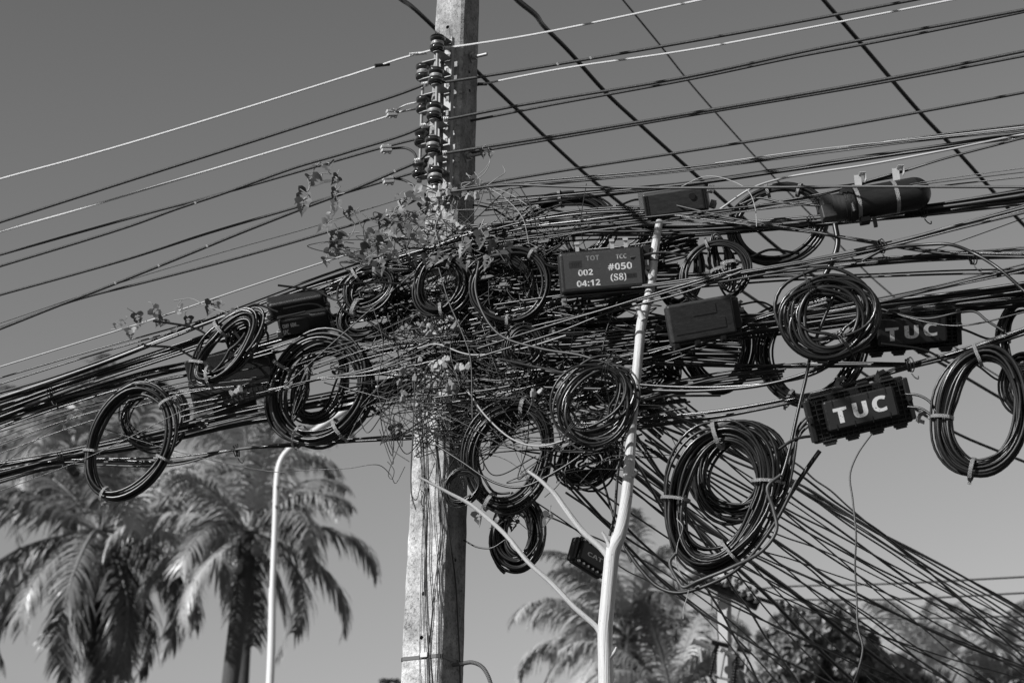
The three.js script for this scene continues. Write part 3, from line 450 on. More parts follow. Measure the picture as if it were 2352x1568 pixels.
bundle([[2300, 760], [2270, 735], [2235, 716], [2200, 716], [2120, 730], [1990, 700]], 1, 0, [2.6, 2.6], -0.4, 'dark cable curling out beyond the rear lettered box');
bundle([[2420, 700], [2200, 746], [2090, 728], [2040, 715], [1960, 708]], 1, 0, [1.8, 1.8], -0.55, 'dark wire drooping over the lettering of the rear box');
bundle([[1700, 620], [1560, 665], [1400, 712], [1280, 745], [1100, 800]], 3, [10, 14, 18, 30, 40], [2, 3], -0.55, 'the strands below the dated box in front of the pale branch');
bundle([[1900, 690], [1740, 740], [1560, 800], [1380, 850], [1180, 900], [1000, 920]], 6, [20, 26, 40, 60, 80, 100], [1.4, 3], -0.3, 'the strands slanting left from the middle right coil', { wob: 5 });
bundle([[1800, 850], [1650, 870], [1450, 905], [1250, 960], [1040, 1000]], 6, [30, 40, 50, 60, 60], [1.4, 3], -0.1, 'the strands behind the shiny coil at the branch', { wob: 5 });
bundle([[1600, 560], [1450, 590], [1280, 600], [1100, 610], [960, 640], [800, 690]], 14, [50, 60, 80, 90, 90, 60], [1.6, 3.6], 0.02, 'the strands behind the dated box', { wob: 6 });
bundle([[1700, 800], [1500, 790], [1300, 800], [1100, 810], [950, 830]], 16, [70, 90, 100, 100, 80], [1.6, 4], 0.05, 'the dark strands behind the pale branch', { wob: 6, thick: 0.3 });
bundle([[760, 660], [900, 612], [1050, 562], [1200, 524], [1350, 505], [1560, 486]], 15, [40, 60, 60, 50, 50, 30], [1.6, 3.6], -0.22, 'the upper bundle crossing in front of the pole', { wob: 5 });
bundle([[780, 715], [950, 690], [1100, 682], [1300, 694], [1500, 668]], 14, [60, 60, 60, 60, 50], [1.6, 3.6], -0.2, 'the middle bundle crossing in front of the pole', { wob: 5 });
bundle([[820, 835], [960, 802], [1100, 792], [1300, 800], [1500, 776]], 14, [70, 60, 50, 60, 60], [1.4, 3.2], -0.24, 'the lower bundle crossing in front of the pole', { wob: 6 });
bundle([[1040, 730], [1200, 742], [1350, 758], [1570, 745]], 15, [50, 50, 50, 50], [2, 4], -0.08, 'the black bundle right of the pole under the bright ring coil', { wob: 4 });
bundle([[1050, 850], [1200, 882], [1400, 930], [1580, 905]], 12, [60, 60, 60, 50], [1.6, 3.2], 0.1, 'the bundle behind the shiny coil right of the pole', { wob: 6 });
bundle([[1060, 970], [1200, 945], [1350, 900], [1520, 846]], 12, [60, 60, 50, 50], [1.4, 3], 0.06, 'the rising bundle behind the shiny coil', { wob: 6 });
bundle([[1110, 560], [1230, 690], [1380, 850], [1520, 975]], 16, [60, 90, 90, 60], [1.8, 3.6], 0.22, 'the slanting strands behind the ring coil right of the pole', { wob: 8, thick: 0.3 });
bundle([[1490, 560], [1390, 720], [1260, 880], [1130, 1010]], 14, [70, 90, 90, 60], [1.8, 3.4], 0.24, 'the strands slanting back down to the pole behind the dated box', { wob: 8, thick: 0.3 });
bundle([[880, 640], [980, 770], [1080, 890], [1180, 990]], 8, [80, 90, 80, 60], [1.6, 3.2], -0.16, 'the strands slanting down across the pole', { wob: 8 });
bundle([[1560, 640], [1400, 650], [1250, 640], [1100, 600]], 16, [70, 70, 60, 50], [1.8, 3.8], 0.16, 'the level strands behind the dated box', { wob: 6 });
bundle([[1560, 850], [1400, 770], [1250, 720], [1080, 700]], 16, [90, 80, 70, 60], [1.8, 3.6], 0.14, 'the strands dipping right behind the small neat coil', { wob: 6 });
// cables dropping steeply and the fan that runs off to the lower right
bundle([[1925, 660], [1919, 680], [1868, 803], [1851, 864], [1828, 950], [1804, 1051], [1780, 1140]], 1, 0, [3.4, 3.4], -0.62, 'shiny cable falling steeply through the middle right coil');
bundle([[1872, 952], [1840, 985], [1826, 1030], [1808, 1110], [1770, 1200]], 4, [30, 14, 10, 14, 20], [2, 3], -0.55, 'the drop from the front lettered box to the largest coil');
bundle([[1880, 1035], [1860, 1065], [1812, 1138], [1760, 1225], [1660, 1300], [1590, 1345]], 1, 0, [5, 5], -0.5, 'heavy ribbed cable bending down behind the largest coil', { mat: M.blackDull });
bundle([[1998, 996], [1975, 1040], [1958, 1090], [1954, 1150], [1962, 1230], [1968, 1300], [1964, 1370], [1972, 1440], [1985, 1490], [1975, 1545], [1963, 1568]], 1, 0, [2, 1.8], -0.7, 'single loose wire dangling below the front lettered box', { mat: M.greyCable });
bundle([[1556, 1190], [1568, 1212], [1556, 1250], [1560, 1300], [1578, 1345], [1575, 1400], [1573, 1420]], 1, 0, [0.9, 0.9], -0.95, 'thin white thread hanging from the largest coil', { mat: M.whitePlastic });
bundle([[1790, 1090], [1760, 1120], [1772, 1170], [1780, 1215], [1752, 1262], [1680, 1305], [1600, 1336], [1566, 1348], [1552, 1335], [1544, 1290], [1546, 1270]], 1, 0, [3.6, 3.6], -0.98, 'pale edged loose loop at the foot of the largest coil', { mat: M.greyCable });
bundle([[1440, 1260], [1470, 1310], [1510, 1345], [1560, 1360], [1620, 1345], [1700, 1300], [1780, 1200], [1830, 1100]], 1, 0, [3.8, 3.8], -0.9, 'heavy black cable looping under the largest coil');
{
  R = rng(515);
  const fan = [[[1440, 870], [1640, 1030], [1900, 1155], [2352, 1402]], [[1420, 905], [1810, 1055], [1950, 1165], [2352, 1495]], [[1400, 930], [1820, 1105], [2000, 1210], [2352, 1405]], [[1480, 960], [1790, 1160], [2060, 1300], [2352, 1456]], [[1380, 950], [1760, 1225], [1960, 1360], [2352, 1538]], [[1500, 930], [1850, 1130], [2031, 1236], [2352, 1511]], [[1360, 980], [1556, 1180], [1780, 1300], [2184, 1568]],
    [[1340, 960], [1556, 1150], [1720, 1286], [2106, 1580]], [[1330, 990], [1556, 1174], [1690, 1303], [1975, 1580]], [[1300, 1000], [1556, 1205], [1760, 1330], [2313, 1590]], [[1290, 1040], [1556, 1322], [1700, 1400], [2150, 1600]], [[1270, 1080], [1520, 1330], [1660, 1440], [1800, 1580]], [[1300, 1130], [1556, 1310], [1760, 1425], [2065, 1580]], [[1260, 1060], [1556, 1365], [1700, 1460], [1960, 1590]],
    [[1420, 980], [1700, 1180], [1940, 1290], [2352, 1487]], [[1400, 1000], [1720, 1250], [1900, 1345], [2352, 1528]], [[1380, 1030], [1700, 1240], [1980, 1340], [2352, 1500]], [[1450, 940], [1780, 1060], [2100, 1280], [2352, 1432]], [[1350, 1050], [1640, 1230], [1880, 1340], [2260, 1590]], [[1320, 1090], [1620, 1290], [1840, 1390], [2220, 1590]], [[1480, 1010], [1760, 1150], [1990, 1290], [2352, 1470]], [[1240, 1180], [1400, 1250], [1620, 1380], [1860, 1590]],
    [[1500, 1020], [1800, 1195], [2150, 1390], [2352, 1520]], [[1380, 1080], [1690, 1290], [1920, 1420], [2352, 1560]], [[1460, 900], [1700, 1040], [2000, 1230], [2352, 1445]], [[1230, 1150], [1460, 1320], [1600, 1400], [1770, 1590]]];
  for (let i = 0; i < 13; i++) {                            // evenly spread straight runs with a little sag
    const t = (i + 0.5) / 13, s = [1400 + rr(-60, 120), 800 + t * 250 + rr(-40, 40)], e = t < 0.45 ? [2352, 1400 + t / 0.45 * 160] : [2352 - (t - 0.45) / 0.55 * 640, 1585], m = (u, g) => [s[0] + (e[0] - s[0]) * u + rr(-8, 8), s[1] + (e[1] - s[1]) * u + g + rr(-6, 6)];
    fan.push([s, m(0.35, 12), m(0.66, 14), e]);
  }
  const rads = [2.6, 2, 3, 2.2, 3.4, 2.4, 2.6, 5.6, 4.6, 2.2, 2.4, 2, 2.2, 2.6, 1.8, 2.2, 1.6, 2.4, 2, 1.8, 2.6, 1.8, 2.2, 1.8, 2, 1.4, ...Array.from({ length: 13 }, () => rr(1.5, 2.8))];
  fan.map((f, i) => [f, rads[i], f[3][0] < 2352 ? 9000 - f[3][0] : f[3][1]]).sort((a, b) => a[2] - b[2]).forEach(([f, r, e], i) => {
    const last = f[3], prev = f[2], ext = [last[0] + (last[0] - prev[0]) * 0.2, last[1] + (last[1] - prev[1]) * 0.2], pts = [...f, ext], ds = [13.9 + rr(-0.1, 0.4), 15.6, 17.6, 20.5, 21.5], off = rr(-0.5, 0.5), dense = [];
    const c = new THREE.CatmullRomCurve3(pts.map(([x, y], k) => V(x, y, ds[k] + off)), false, 'centripetal');
    for (let k = 0; k <= 14; k++) { const p = c.getPoint(k / 14); dense.push(at(p.x + rr(-3, 3), p.y + rr(-3.5, 3.5), p.z)); }
    thingTube('telecom_cable', dense, r * 1.1 * mpp(1800, 1200, 16.8), M.blackDull, e < 2352 ? `${ORD[i]} cable down where the lower right fan meets the right edge` : `${ORD[i]} fan cable clockwise from the top, leaving by the bottom edge`, 'cable', 'cables fanning out to the lower right', 6, 90);
  });
}
// ---------------------------------------------------------------- coils of spare cable
function coil(cx, cy, rx, ry, rot, bandPx, turns, wirePx, off, label, o = {}) {
  R = rng(o.seed ?? Math.round(cx * 3 + cy * 7));
  bandPx *= 1.3; const d = D(cx) + off, c = at(cx, cy, d), k = mpp(cx, cy, d), g = group('cable_coil', c);
  const pin = 1 - (o.pinch ?? 0.2), angs = [...(o.straps ?? []), ...(o.ties ?? [])], squeeze = (th) => { let s = 1; for (const a of angs) { let e = (th - a * RAD) % (2 * Math.PI); if (e > Math.PI) e -= 2 * Math.PI; if (e < -Math.PI) e += 2 * Math.PI; s = Math.min(s, 1 - (1 - pin) * Math.exp(-e * e / 0.09)); } return s; };
  const yaw = o.yaw ?? 0.25, pitch = o.pitch ?? 0.12, u = V(Math.cos(yaw), 0, Math.sin(yaw)), v = V(0, Math.cos(pitch), Math.sin(pitch)), n = u.clone().cross(v).normalize();
  const cr = Math.cos(rot * RAD - 0.033), sr = Math.sin(rot * RAD - 0.033), A = (rx - bandPx / 2) * k, B = (ry - bandPx / 2) * k, bw = bandPx * k, mess = 1.25 * (o.mess ?? 0.15), skew = (o.skew ?? 0) * A, w2 = rr(0.01, 0.04), w3 = rr(0.008, 0.028), f2 = rr(0, 6.28), f3 = rr(0, 6.28);
  const C = (th) => { const q = 1 + w2 * Math.sin(2 * th + f2) + w3 * Math.sin(3 * th + f3), x = A * q * Math.cos(th), y = B * q * Math.sin(th); return u.clone().multiplyScalar(x * cr - y * sr).addScaledVector(v, x * sr + y * cr).addScaledVector(n, skew * Math.cos(th + 0.6)); };
  const N = C.length && 44, loops = {};
  let prev = null;
  const mats = o.mats ?? ['black', 'black', 'blackGloss', 'blackDull'];
  const strands = o.strands ?? Math.max(1, Math.round(turns / 5)), per = Math.ceil(turns / strands);
  const slots = []; for (let i = 0; i < strands * per; i++) { const rad = Math.sqrt((i + 0.5) / (strands * per)) * 0.5, a = i * 2.39996; slots.push([Math.cos(a) * rad, Math.sin(a) * rad]); }
  for (let i = slots.length - 1; i > 0; i--) { const j = Math.floor(R() * (i + 1)); [slots[i], slots[j]] = [slots[j], slots[i]]; }
  let si = 0;
  for (let s = 0; s < strands; s++) {
    const pts = [], t0 = rr(0, 6.28), wr = wirePx * rr(0.74, 1.18) * K; let cur = slots[si++ % slots.length], h = null;
    for (let t = 0; t < per; t++) {
      const nxt = slots[si++ % slots.length], e1 = rr(0, 6.28), e2 = rr(0, 6.28), m1 = rr(0, mess), m2 = rr(0, mess * 0.5), hh = [m1 * Math.cos(e1), m1 * Math.sin(e1), m2 * Math.cos(e2), m2 * Math.sin(e2)]; h = h ?? hh;
      for (let i = 0; i < N; i++) {
        const f = i / N, ss = f * f * (3 - 2 * f), th = t0 + f * 2 * Math.PI, L = (a, b) => a + (b - a) * ss;
        const a = L(cur[0], nxt[0]) + (L(h[0], hh[0]) * Math.cos(th) + L(h[1], hh[1]) * Math.sin(th)) + L(h[2], hh[2]) * Math.cos(2 * th) + L(h[3], hh[3]) * Math.sin(2 * th), b = L(cur[1], nxt[1]) + (o.deep ?? 1) * (L(h[1], hh[1]) * Math.cos(th) - L(h[0], hh[0]) * Math.sin(th)) * 0.6;
        const p = C(th), out = p.clone().normalize(), sq = squeeze(th) * bw; pts.push(p.addScaledVector(out, a * sq).addScaledVector(n, b * sq * (o.deep ?? 1)));
      }
      cur = nxt; h = hh;
    }
    if (o.tail) pts.push(C(t0).add(V(rr(-0.1, 0.1), rr(-0.25, -0.1), 0)));
    const mk = mats[s % mats.length]; (loops[mk] = loops[mk] ?? []).push(tube(pts, wr, 6, pts.length * 1));
  }
  for (const [mk, list] of Object.entries(loops)) mesh('cable_loops', merge(list), M[mk], g);
  for (let e = o.free ? 2 : 0; e < 2; e++) {                                // the two ends leave the ring and join the bundle
    const s = e ? 1 : -1, th = (90 + s * rr(10, 50)) * RAD, p = C(th), tg = C(th + 0.02).sub(C(th - 0.02)).normalize().multiplyScalar(s), q0 = C(th - s * 0.5), L = rr(0.18, 0.42);
    const side = V(-s * 1, 0, 0), p1 = p.clone().addScaledVector(tg, L * 0.35), p2 = p1.clone().addScaledVector(side, L * 0.5).add(V(0, rr(0.0, 0.12), rr(-0.04, 0.04))), p3 = p2.clone().addScaledVector(side, L * 0.7).add(V(0, rr(-0.05, 0.06), 0.02));
    mesh('loose_end', tube([q0, p, p1, p2, p3], wirePx * 0.85 * K, 6, 30), M[mats[e % mats.length]], g);
  }
  const hh = 0.019, strapGeo = (() => { const q = new THREE.CylinderGeometry(1, 1, hh, 18, 1, true); q.rotateX(Math.PI / 2); return q; })();
  for (const deg of o.straps ?? []) {
    const th = deg * RAD, p = C(th), tg = C(th + 0.02).sub(C(th - 0.02)).normalize(), out = p.clone().addScaledVector(tg, -p.dot(tg)).normalize(), w = tg.clone().cross(out);
    const st = mesh('metal_strap', strapGeo, M.strap, g); basis(st, out, w, tg); st.position.copy(p); const sw = bw * 0.5 * pin * (0.96 + mess * 0.9) + wirePx * K; st.scale.set(sw, sw, 0.8 + R() * 0.4);
    const tl = mesh('strap_tail', box(0.004, 0.024, hh * 0.9, 0, 0.01, 0), M.strap, st); tl.scale.set(1 / sw, 1 / sw, 1); tl.position.set(1.0, 0.1, 0); tl.rotation.z = rr(-0.9, -0.2);
  }
  for (const deg of o.ties ?? []) { const th = deg * RAD, p = C(th), tg = C(th + 0.02).sub(C(th - 0.02)).normalize(), out = p.clone().addScaledVector(tg, -p.dot(tg)).normalize(), w = tg.clone().cross(out), list = [];
    for (let i = 0; i < 3; i++) { const t = new THREE.TorusGeometry(bw * 0.5 * pin * (1.0 + mess * 0.9) + wirePx * K + 0.003 * i, 0.0028, 5, 20); t.translate(0, 0, (i - 1) * 0.009); t.rotateY((i - 1) * 0.12); list.push(t); }
    const st = mesh('wire_tie', merge(list), o.tieMat ?? M.blackDull, g); basis(st, out, w, tg); st.position.copy(p); }
  return tag(g, label, 'cable coil');
}
// behind the bundles
coil(1302, 528, 116, 96, 8, 26, 14, 3, 0.3, 'thick cable coil whose top arcs above the bundles just right of the pole', { straps: [95, 128], mess: 0.3 });
coil(1402, 540, 104, 68, 4, 20, 10, 3.2, 0.12, 'flat cable coil arching between the pole and the upper black box', { straps: [82], mess: 0.3, mats: ['black', 'midCable', 'blackGloss'] });
coil(1785, 515, 118, 98, 5, 20, 9, 3.4, 0.2, 'cable coil arching above the bundles left of the dome closure', { straps: [100, 60], mats: ['black', 'black', 'midCable'], mess: 0.3 });
coil(1862, 802, 132, 146, -8, 34, 24, 2.8, 0.28, 'large dark cable coil hanging behind the middle right coil', { mess: 0.15, straps: [255] });
coil(1648, 790, 88, 112, 0, 30, 18, 3, 0.3, 'dark cable coil behind the plain grey box', { mess: 0.25, straps: [60] });
coil(1385, 672, 78, 76, 0, 34, 20, 2.8, 0.25, 'dark cable coil sticking out under the dated box', { mess: 0.35 });
coil(1345, 1062, 78, 66, 14, 44, 26, 2.6, 0.2, 'knotted black cable coil behind the shiny coil, left of the branch', { mess: 0.35 });
coil(1188, 1228, 70, 96, 4, 38, 26, 3.2, 0.22, 'black oval cable coil hanging lowest behind the bare branch', { free: 1, mess: 0.2, ties: [95] });
coil(2345, 775, 66, 100, 0, 32, 18, 3, 0.22, 'dark cable coil cut off by the right edge, above the ring-shaped one', { straps: [185], mess: 0.2 });
coil(2355, 880, 58, 78, 0, 22, 12, 2.8, 0.3, 'small dark cable coil hanging behind the ring at the right edge', { mess: 0.2 });
coil(1250, 690, 70, 70, 10, 26, 16, 2.4, 0.18, 'tangled dark cable coil behind the ring coil under the dated box', { mess: 0.4 });
coil(1180, 560, 130, 50, 6, 26, 14, 2.4, 0.1, 'flattened dark cable coil behind the vine right of the pole', { mess: 0.5 });
coil(1450, 860, 120, 90, 12, 40, 22, 2.4, 0.3, 'messy dark cable coil behind the pale branch', { mess: 0.5 });
coil(1150, 860, 130, 110, 25, 50, 22, 2.2, 0.28, 'messy dark cable coil behind the middle of the pole tangle', { mess: 0.5 });
coil(1560, 620, 60, 92, 5, 20, 12, 3, 0.22, 'dark cable coil half hidden right of the pale branch top', { mess: 0.2 });
// left side
coil(352, 960, 96, 84, -6, 26, 14, 2.2, -0.1, 'shiny untidy cable coil seen through the leftmost ring coil', { mess: 0.35, mats: ['blackGloss', 'blackGloss', 'midCable'] });
coil(300, 1015, 116, 149, -22, 29, 7, 4.2, -0.35, 'leftmost ring coil of thick black cable in front of the palms', { free: 1, straps: [62, -2, 205, 268], mess: 0.1, yaw: 0.35 });
coil(734, 893, 146, 138, 40, 40, 19, 4, -0.25, 'big heavy black cable coil left of the pole, open in the middle', { straps: [108, 210, 262], mess: 0.18, yaw: 0.4 });
coil(735, 880, 68, 98, -14, 22, 13, 2.4, -0.12, 'thin shiny cable coil inside the big heavy coil on the left', { mess: 0.4, mats: ['blackGloss', 'black'] });
coil(692, 905, 17, 66, -14, 15, 9, 1.8, -0.34, 'narrow hank of thin cable hanging inside the big heavy coil', { free: 1, ties: [100], mess: 0.3, tieMat: M.whitePlastic });
coil(848, 727, 82, 62, 8, 26, 12, 3.2, -0.2, 'lower cable coil of the stacked pair just left of the pole', { straps: [300], mess: 0.3 });
coil(846, 664, 74, 60, 18, 26, 15, 3, -0.38, 'upper cable coil of the stacked pair just left of the pole', { straps: [228, 110, 60], mess: 0.25 });
coil(1013, 655, 76, 76, 8, 26, 15, 2.8, -0.42, 'cable coil hanging right in front of the pole', { straps: [268, 60], mess: 0.25 });
coil(1150, 665, 88, 86, 0, 20, 10, 2.6, -0.3, 'thinner cable coil behind the bright ring right of the pole', { mess: 0.35 });
coil(1172, 655, 98, 97, -12, 18, 8, 3.4, -0.48, 'bright ring coil of thick cable right of the pole under the vine', { straps: [282, 70], mess: 0.2, mats: ['blackGloss', 'midCable', 'black', 'black'], strands: 4 });
coil(1203, 795, 50, 54, 8, 16, 14, 1.7, -0.5, 'small neat coil of thin cable in the middle of the tangle', { mess: 0.3 });
coil(1062, 1120, 46, 47, 0, 12, 13, 1.5, -0.5, 'small coil of thin wire hanging on the pole below the tangle', { free: 1, mess: 0.3 });
coil(1170, 1045, 112, 138, -14, 32, 20, 2.8, -0.3, 'large cable coil right of the pole under the tangle, with a white tag', { straps: [92, 262, 20], mess: 0.2 });
// right side
coil(1644, 628, 88, 82, 10, 18, 9, 3.2, -0.28, 'cable coil above the plain grey box, right of the pale branch', { straps: [98, -12], mess: 0.2, mats: ['black', 'midCable', 'black'], strands: 3 });
coil(1660, 600, 34, 78, 14, 30, 12, 2.4, -0.2, 'bunch of short looped cables inside the coil above the grey box', { free: 1, straps: [200, 350], mess: 0.3 });
coil(1368, 920, 102, 112, -28, 40, 16, 2.9, -0.72, 'shiny tangled cable coil overlapping the pale forked branch on its left', { mess: 0.45, mats: ['blackGloss', 'midCable', 'black', 'black'], strands: 4, ties: [262, 98], tieMat: M.blackDull });
coil(1903, 727, 117, 106, 12, 42, 13, 3.8, -0.66, 'loose coil of thick black cable in front of the right bundles', { free: 1, mess: 0.42, ties: [108, 288], mats: ['black', 'blackGloss', 'blackGloss'], strands: 3, deep: 0.7 });
coil(1690, 1090, 112, 122, -14, 40, 20, 3, -0.45, 'back loops of the largest coil opening to the sky', { free: 1, mess: 0.35, mats: ['blackGloss', 'black'] });
coil(1652, 1140, 136, 178, -12, 46, 24, 3.6, -0.66, 'largest heavy cable coil, hanging lowest at right of the branch', { mess: 0.3, straps: [112, 190, 305, 20], yaw: 0.35, mats: ['black', 'blackGloss', 'black'] });
coil(2256, 948, 118, 158, -6, 40, 24, 3, -0.5, 'ring coil with bright straps cut by the right edge below the bundles', { mess: 0.16, straps: [106, 188, 266], yaw: 0.3 });
// ---------------------------------------------------------------- splice closures
const canvasTex = (w, h, draw) => { const c = document.createElement('canvas'); c.width = w; c.height = h; draw(c.getContext('2d'), w, h); const t = new THREE.CanvasTexture(c); t.colorSpace = THREE.SRGBColorSpace; t.anisotropy = 4; return t; };
const grey = (v) => `rgb(${v},${v},${v})`;
function speckle(g, w, h, n, lo, hi, seed, a = 0.25) { const q = rng(seed); for (let i = 0; i < n; i++) { const v = Math.round(lo + q() * (hi - lo)); g.fillStyle = `rgba(${v},${v},${v},${a * q()})`; const s = 1 + q() * q() * w * 0.05; g.fillRect(q() * w, q() * h, s, 1 + q() * h * 0.02); } }
function closure(name, cx, cy, off, wPx, hPx, depth, roll, yaw, pitch) {
  const d = D(cx) + off, k = mpp(cx, cy, d), o = group(name, at(cx, cy, d)); o.rotation.set(pitch, yaw, roll * RAD, 'YXZ'); return [o, wPx * k, hPx * k, depth, k];
}
// dated box
{
  const [o, w, h, dp] = closure('splice_closure', 1383, 622, -0.5, 196, 98, 0.13, 5.2, -0.08, 0.28);
  mesh('base_shell', box(w * 1.03, h * 0.98, dp * 0.5, 0, -0.01, -dp * 0.45, 0.012), M.boxDark, o);
  mesh('cover', box(w, h, dp * 0.62, 0, 0, 0, 0.024), M.boxPlastic, o);
  const tex = canvasTex(1024, 460, (g, W, H) => {
    g.fillStyle = grey(68); g.fillRect(0, 0, W, H); speckle(g, W, H, 2500, 40, 120, 5);
    const st = (s, x, y, px, sx = 1, f = 'sans-serif', c = 225) => { g.save(); g.translate(x, y); g.scale(sx, 1); g.font = `bold ${px}px ${f}`; g.fillStyle = grey(c); g.fillText(s, 0, 0); g.restore(); };
    g.fillStyle = grey(44); g.fillRect(70, 90, 175, 100); st('TOT', 96, 165, 66, 1.0, 'sans-serif', 26);
    g.save(); g.beginPath(); g.rect(285, 30, 240, 72); g.clip(); st('TOT', 300, 100, 92, 1.05, 'sans-serif', 175); g.restore();
    st('TCC', 700, 108, 84, 0.95, 'sans-serif', 185); st('002', 180, 295, 112, 1.1); st('04:12', 150, 440, 112, 1.15); st('#050', 580, 255, 124, 1.15); st('(S8)', 600, 396, 124, 0.95, 'serif');
    g.fillStyle = grey(40); g.fillRect(815, 318, 145, 66); st('S.I.R', 830, 370, 50, 1, 'sans-serif', 22);
    g.fillStyle = grey(68); for (const [x, y0, y1] of [[224, 220, 300], [285, 220, 300], [200, 360, 440], [742, 160, 260], [880, 160, 260]]) g.fillRect(x, y0, 5, y1 - y0);
    speckle(g, W, H, 900, 50, 85, 8, 0.75); g.fillStyle = 'rgba(60,60,60,0.35)'; g.fillRect(280, 20, 260, 90); g.fillRect(690, 30, 200, 40);
  });
  const lid = mesh('lettered_face', new THREE.PlaneGeometry(w * 0.9, h * 0.8), phys(1, 0.42, { map: tex }), o); lid.position.set(0.005, 0.006, dp * 0.31 + 0.0015);
  for (let i = 0; i < 8; i++) mesh('rib', box(0.005, 0.02, 0.045, -w * 0.44 + i * w * 0.125, -h * 0.51, -dp * 0.1), M.boxDark, o);
  mesh('flange', box(w * 1.02, 0.012, dp * 0.75, 0, -h * 0.535, -dp * 0.2, 0.004), M.boxDark, o);
  for (const [x, y] of [[-0.47, -0.62], [0.53, -0.47], [0.53, 0.05]]) { const c = mesh('latch', merge([box(0.03, 0.06, 0.03, 0, 0, 0, 0.004), box(0.022, 0.03, 0.012, 0, 0.012, 0.018)]), M.zinc, o); c.position.set(x * w, y * h, -0.005); }
  mesh('end_plate', box(0.035, h * 0.9, 0.05, w * 0.54, 0.02, -dp * 0.35, 0.004), M.boxDark, o);
  for (const x of [-0.27, 0.14, 0.3]) mesh('hanger', merge([box(0.022, 0.05, 0.004, x * w, h * 0.58, -0.005), box(0.03, 0.016, 0.02, x * w, h * 0.7, -0.005)]), M.aluminium, o);
  tag(o, 'black splice box stencilled with white numbers and a time, left of the pale branch', 'splice box');
}
// plain grey box
{
  const [o, w, h, dp] = closure('splice_closure', 1610, 733, -0.55, 152, 88, 0.12, 14.5, 0.12, 0.38);
  mesh('base_shell', box(w * 1.1, h * 0.98, dp * 0.6, 0.02, -0.012, -dp * 0.5, 0.01), M.boxDark, o);
  const cv = mesh('cover', box(w, h, dp * 0.6, 0, 0, 0, 0.014), M.boxGrey, o);
  mesh('raised_label', box(w * 0.36, h * 0.24, 0.002, 0.02, h * 0.24, dp * 0.3 + 0.001), M.boxGrey, o); mesh('raised_label', box(w * 0.78, h * 0.26, 0.002, -0.015, -h * 0.16, dp * 0.3 + 0.001), M.boxGrey, o);
  mesh('flange', box(w * 1.08, 0.014, dp * 0.8, 0.015, -h * 0.54, -dp * 0.25, 0.004), M.boxDark, o);
  for (const x of [-0.44, -0.12, 0.28]) { mesh('latch', merge([box(0.035, 0.034, 0.02, x * w, -h * 0.58, 0.022, 0.004), box(0.02, 0.02, 0.012, x * w, -h * 0.56, 0.035)]), M.boxDark, o); }
  mesh('end_cap', box(0.05, h * 0.8, dp * 0.5, w * 0.55, -0.005, -dp * 0.3, 0.008), M.boxDark, o);
  mesh('cable_gland', merge([cyl(0.016, 0.012, 0.05, 10).rotateZ(-Math.PI / 2).translate(w * 0.62, 0.01, -0.03), cyl(0.02, 0.02, 0.02, 8).rotateZ(Math.PI / 2).translate(w * 0.6, -0.05, -0.03)]), M.zinc, o);
  tag(o, 'plain dusty grey splice box right of the pale branch, tilted up to the right', 'splice box');
}
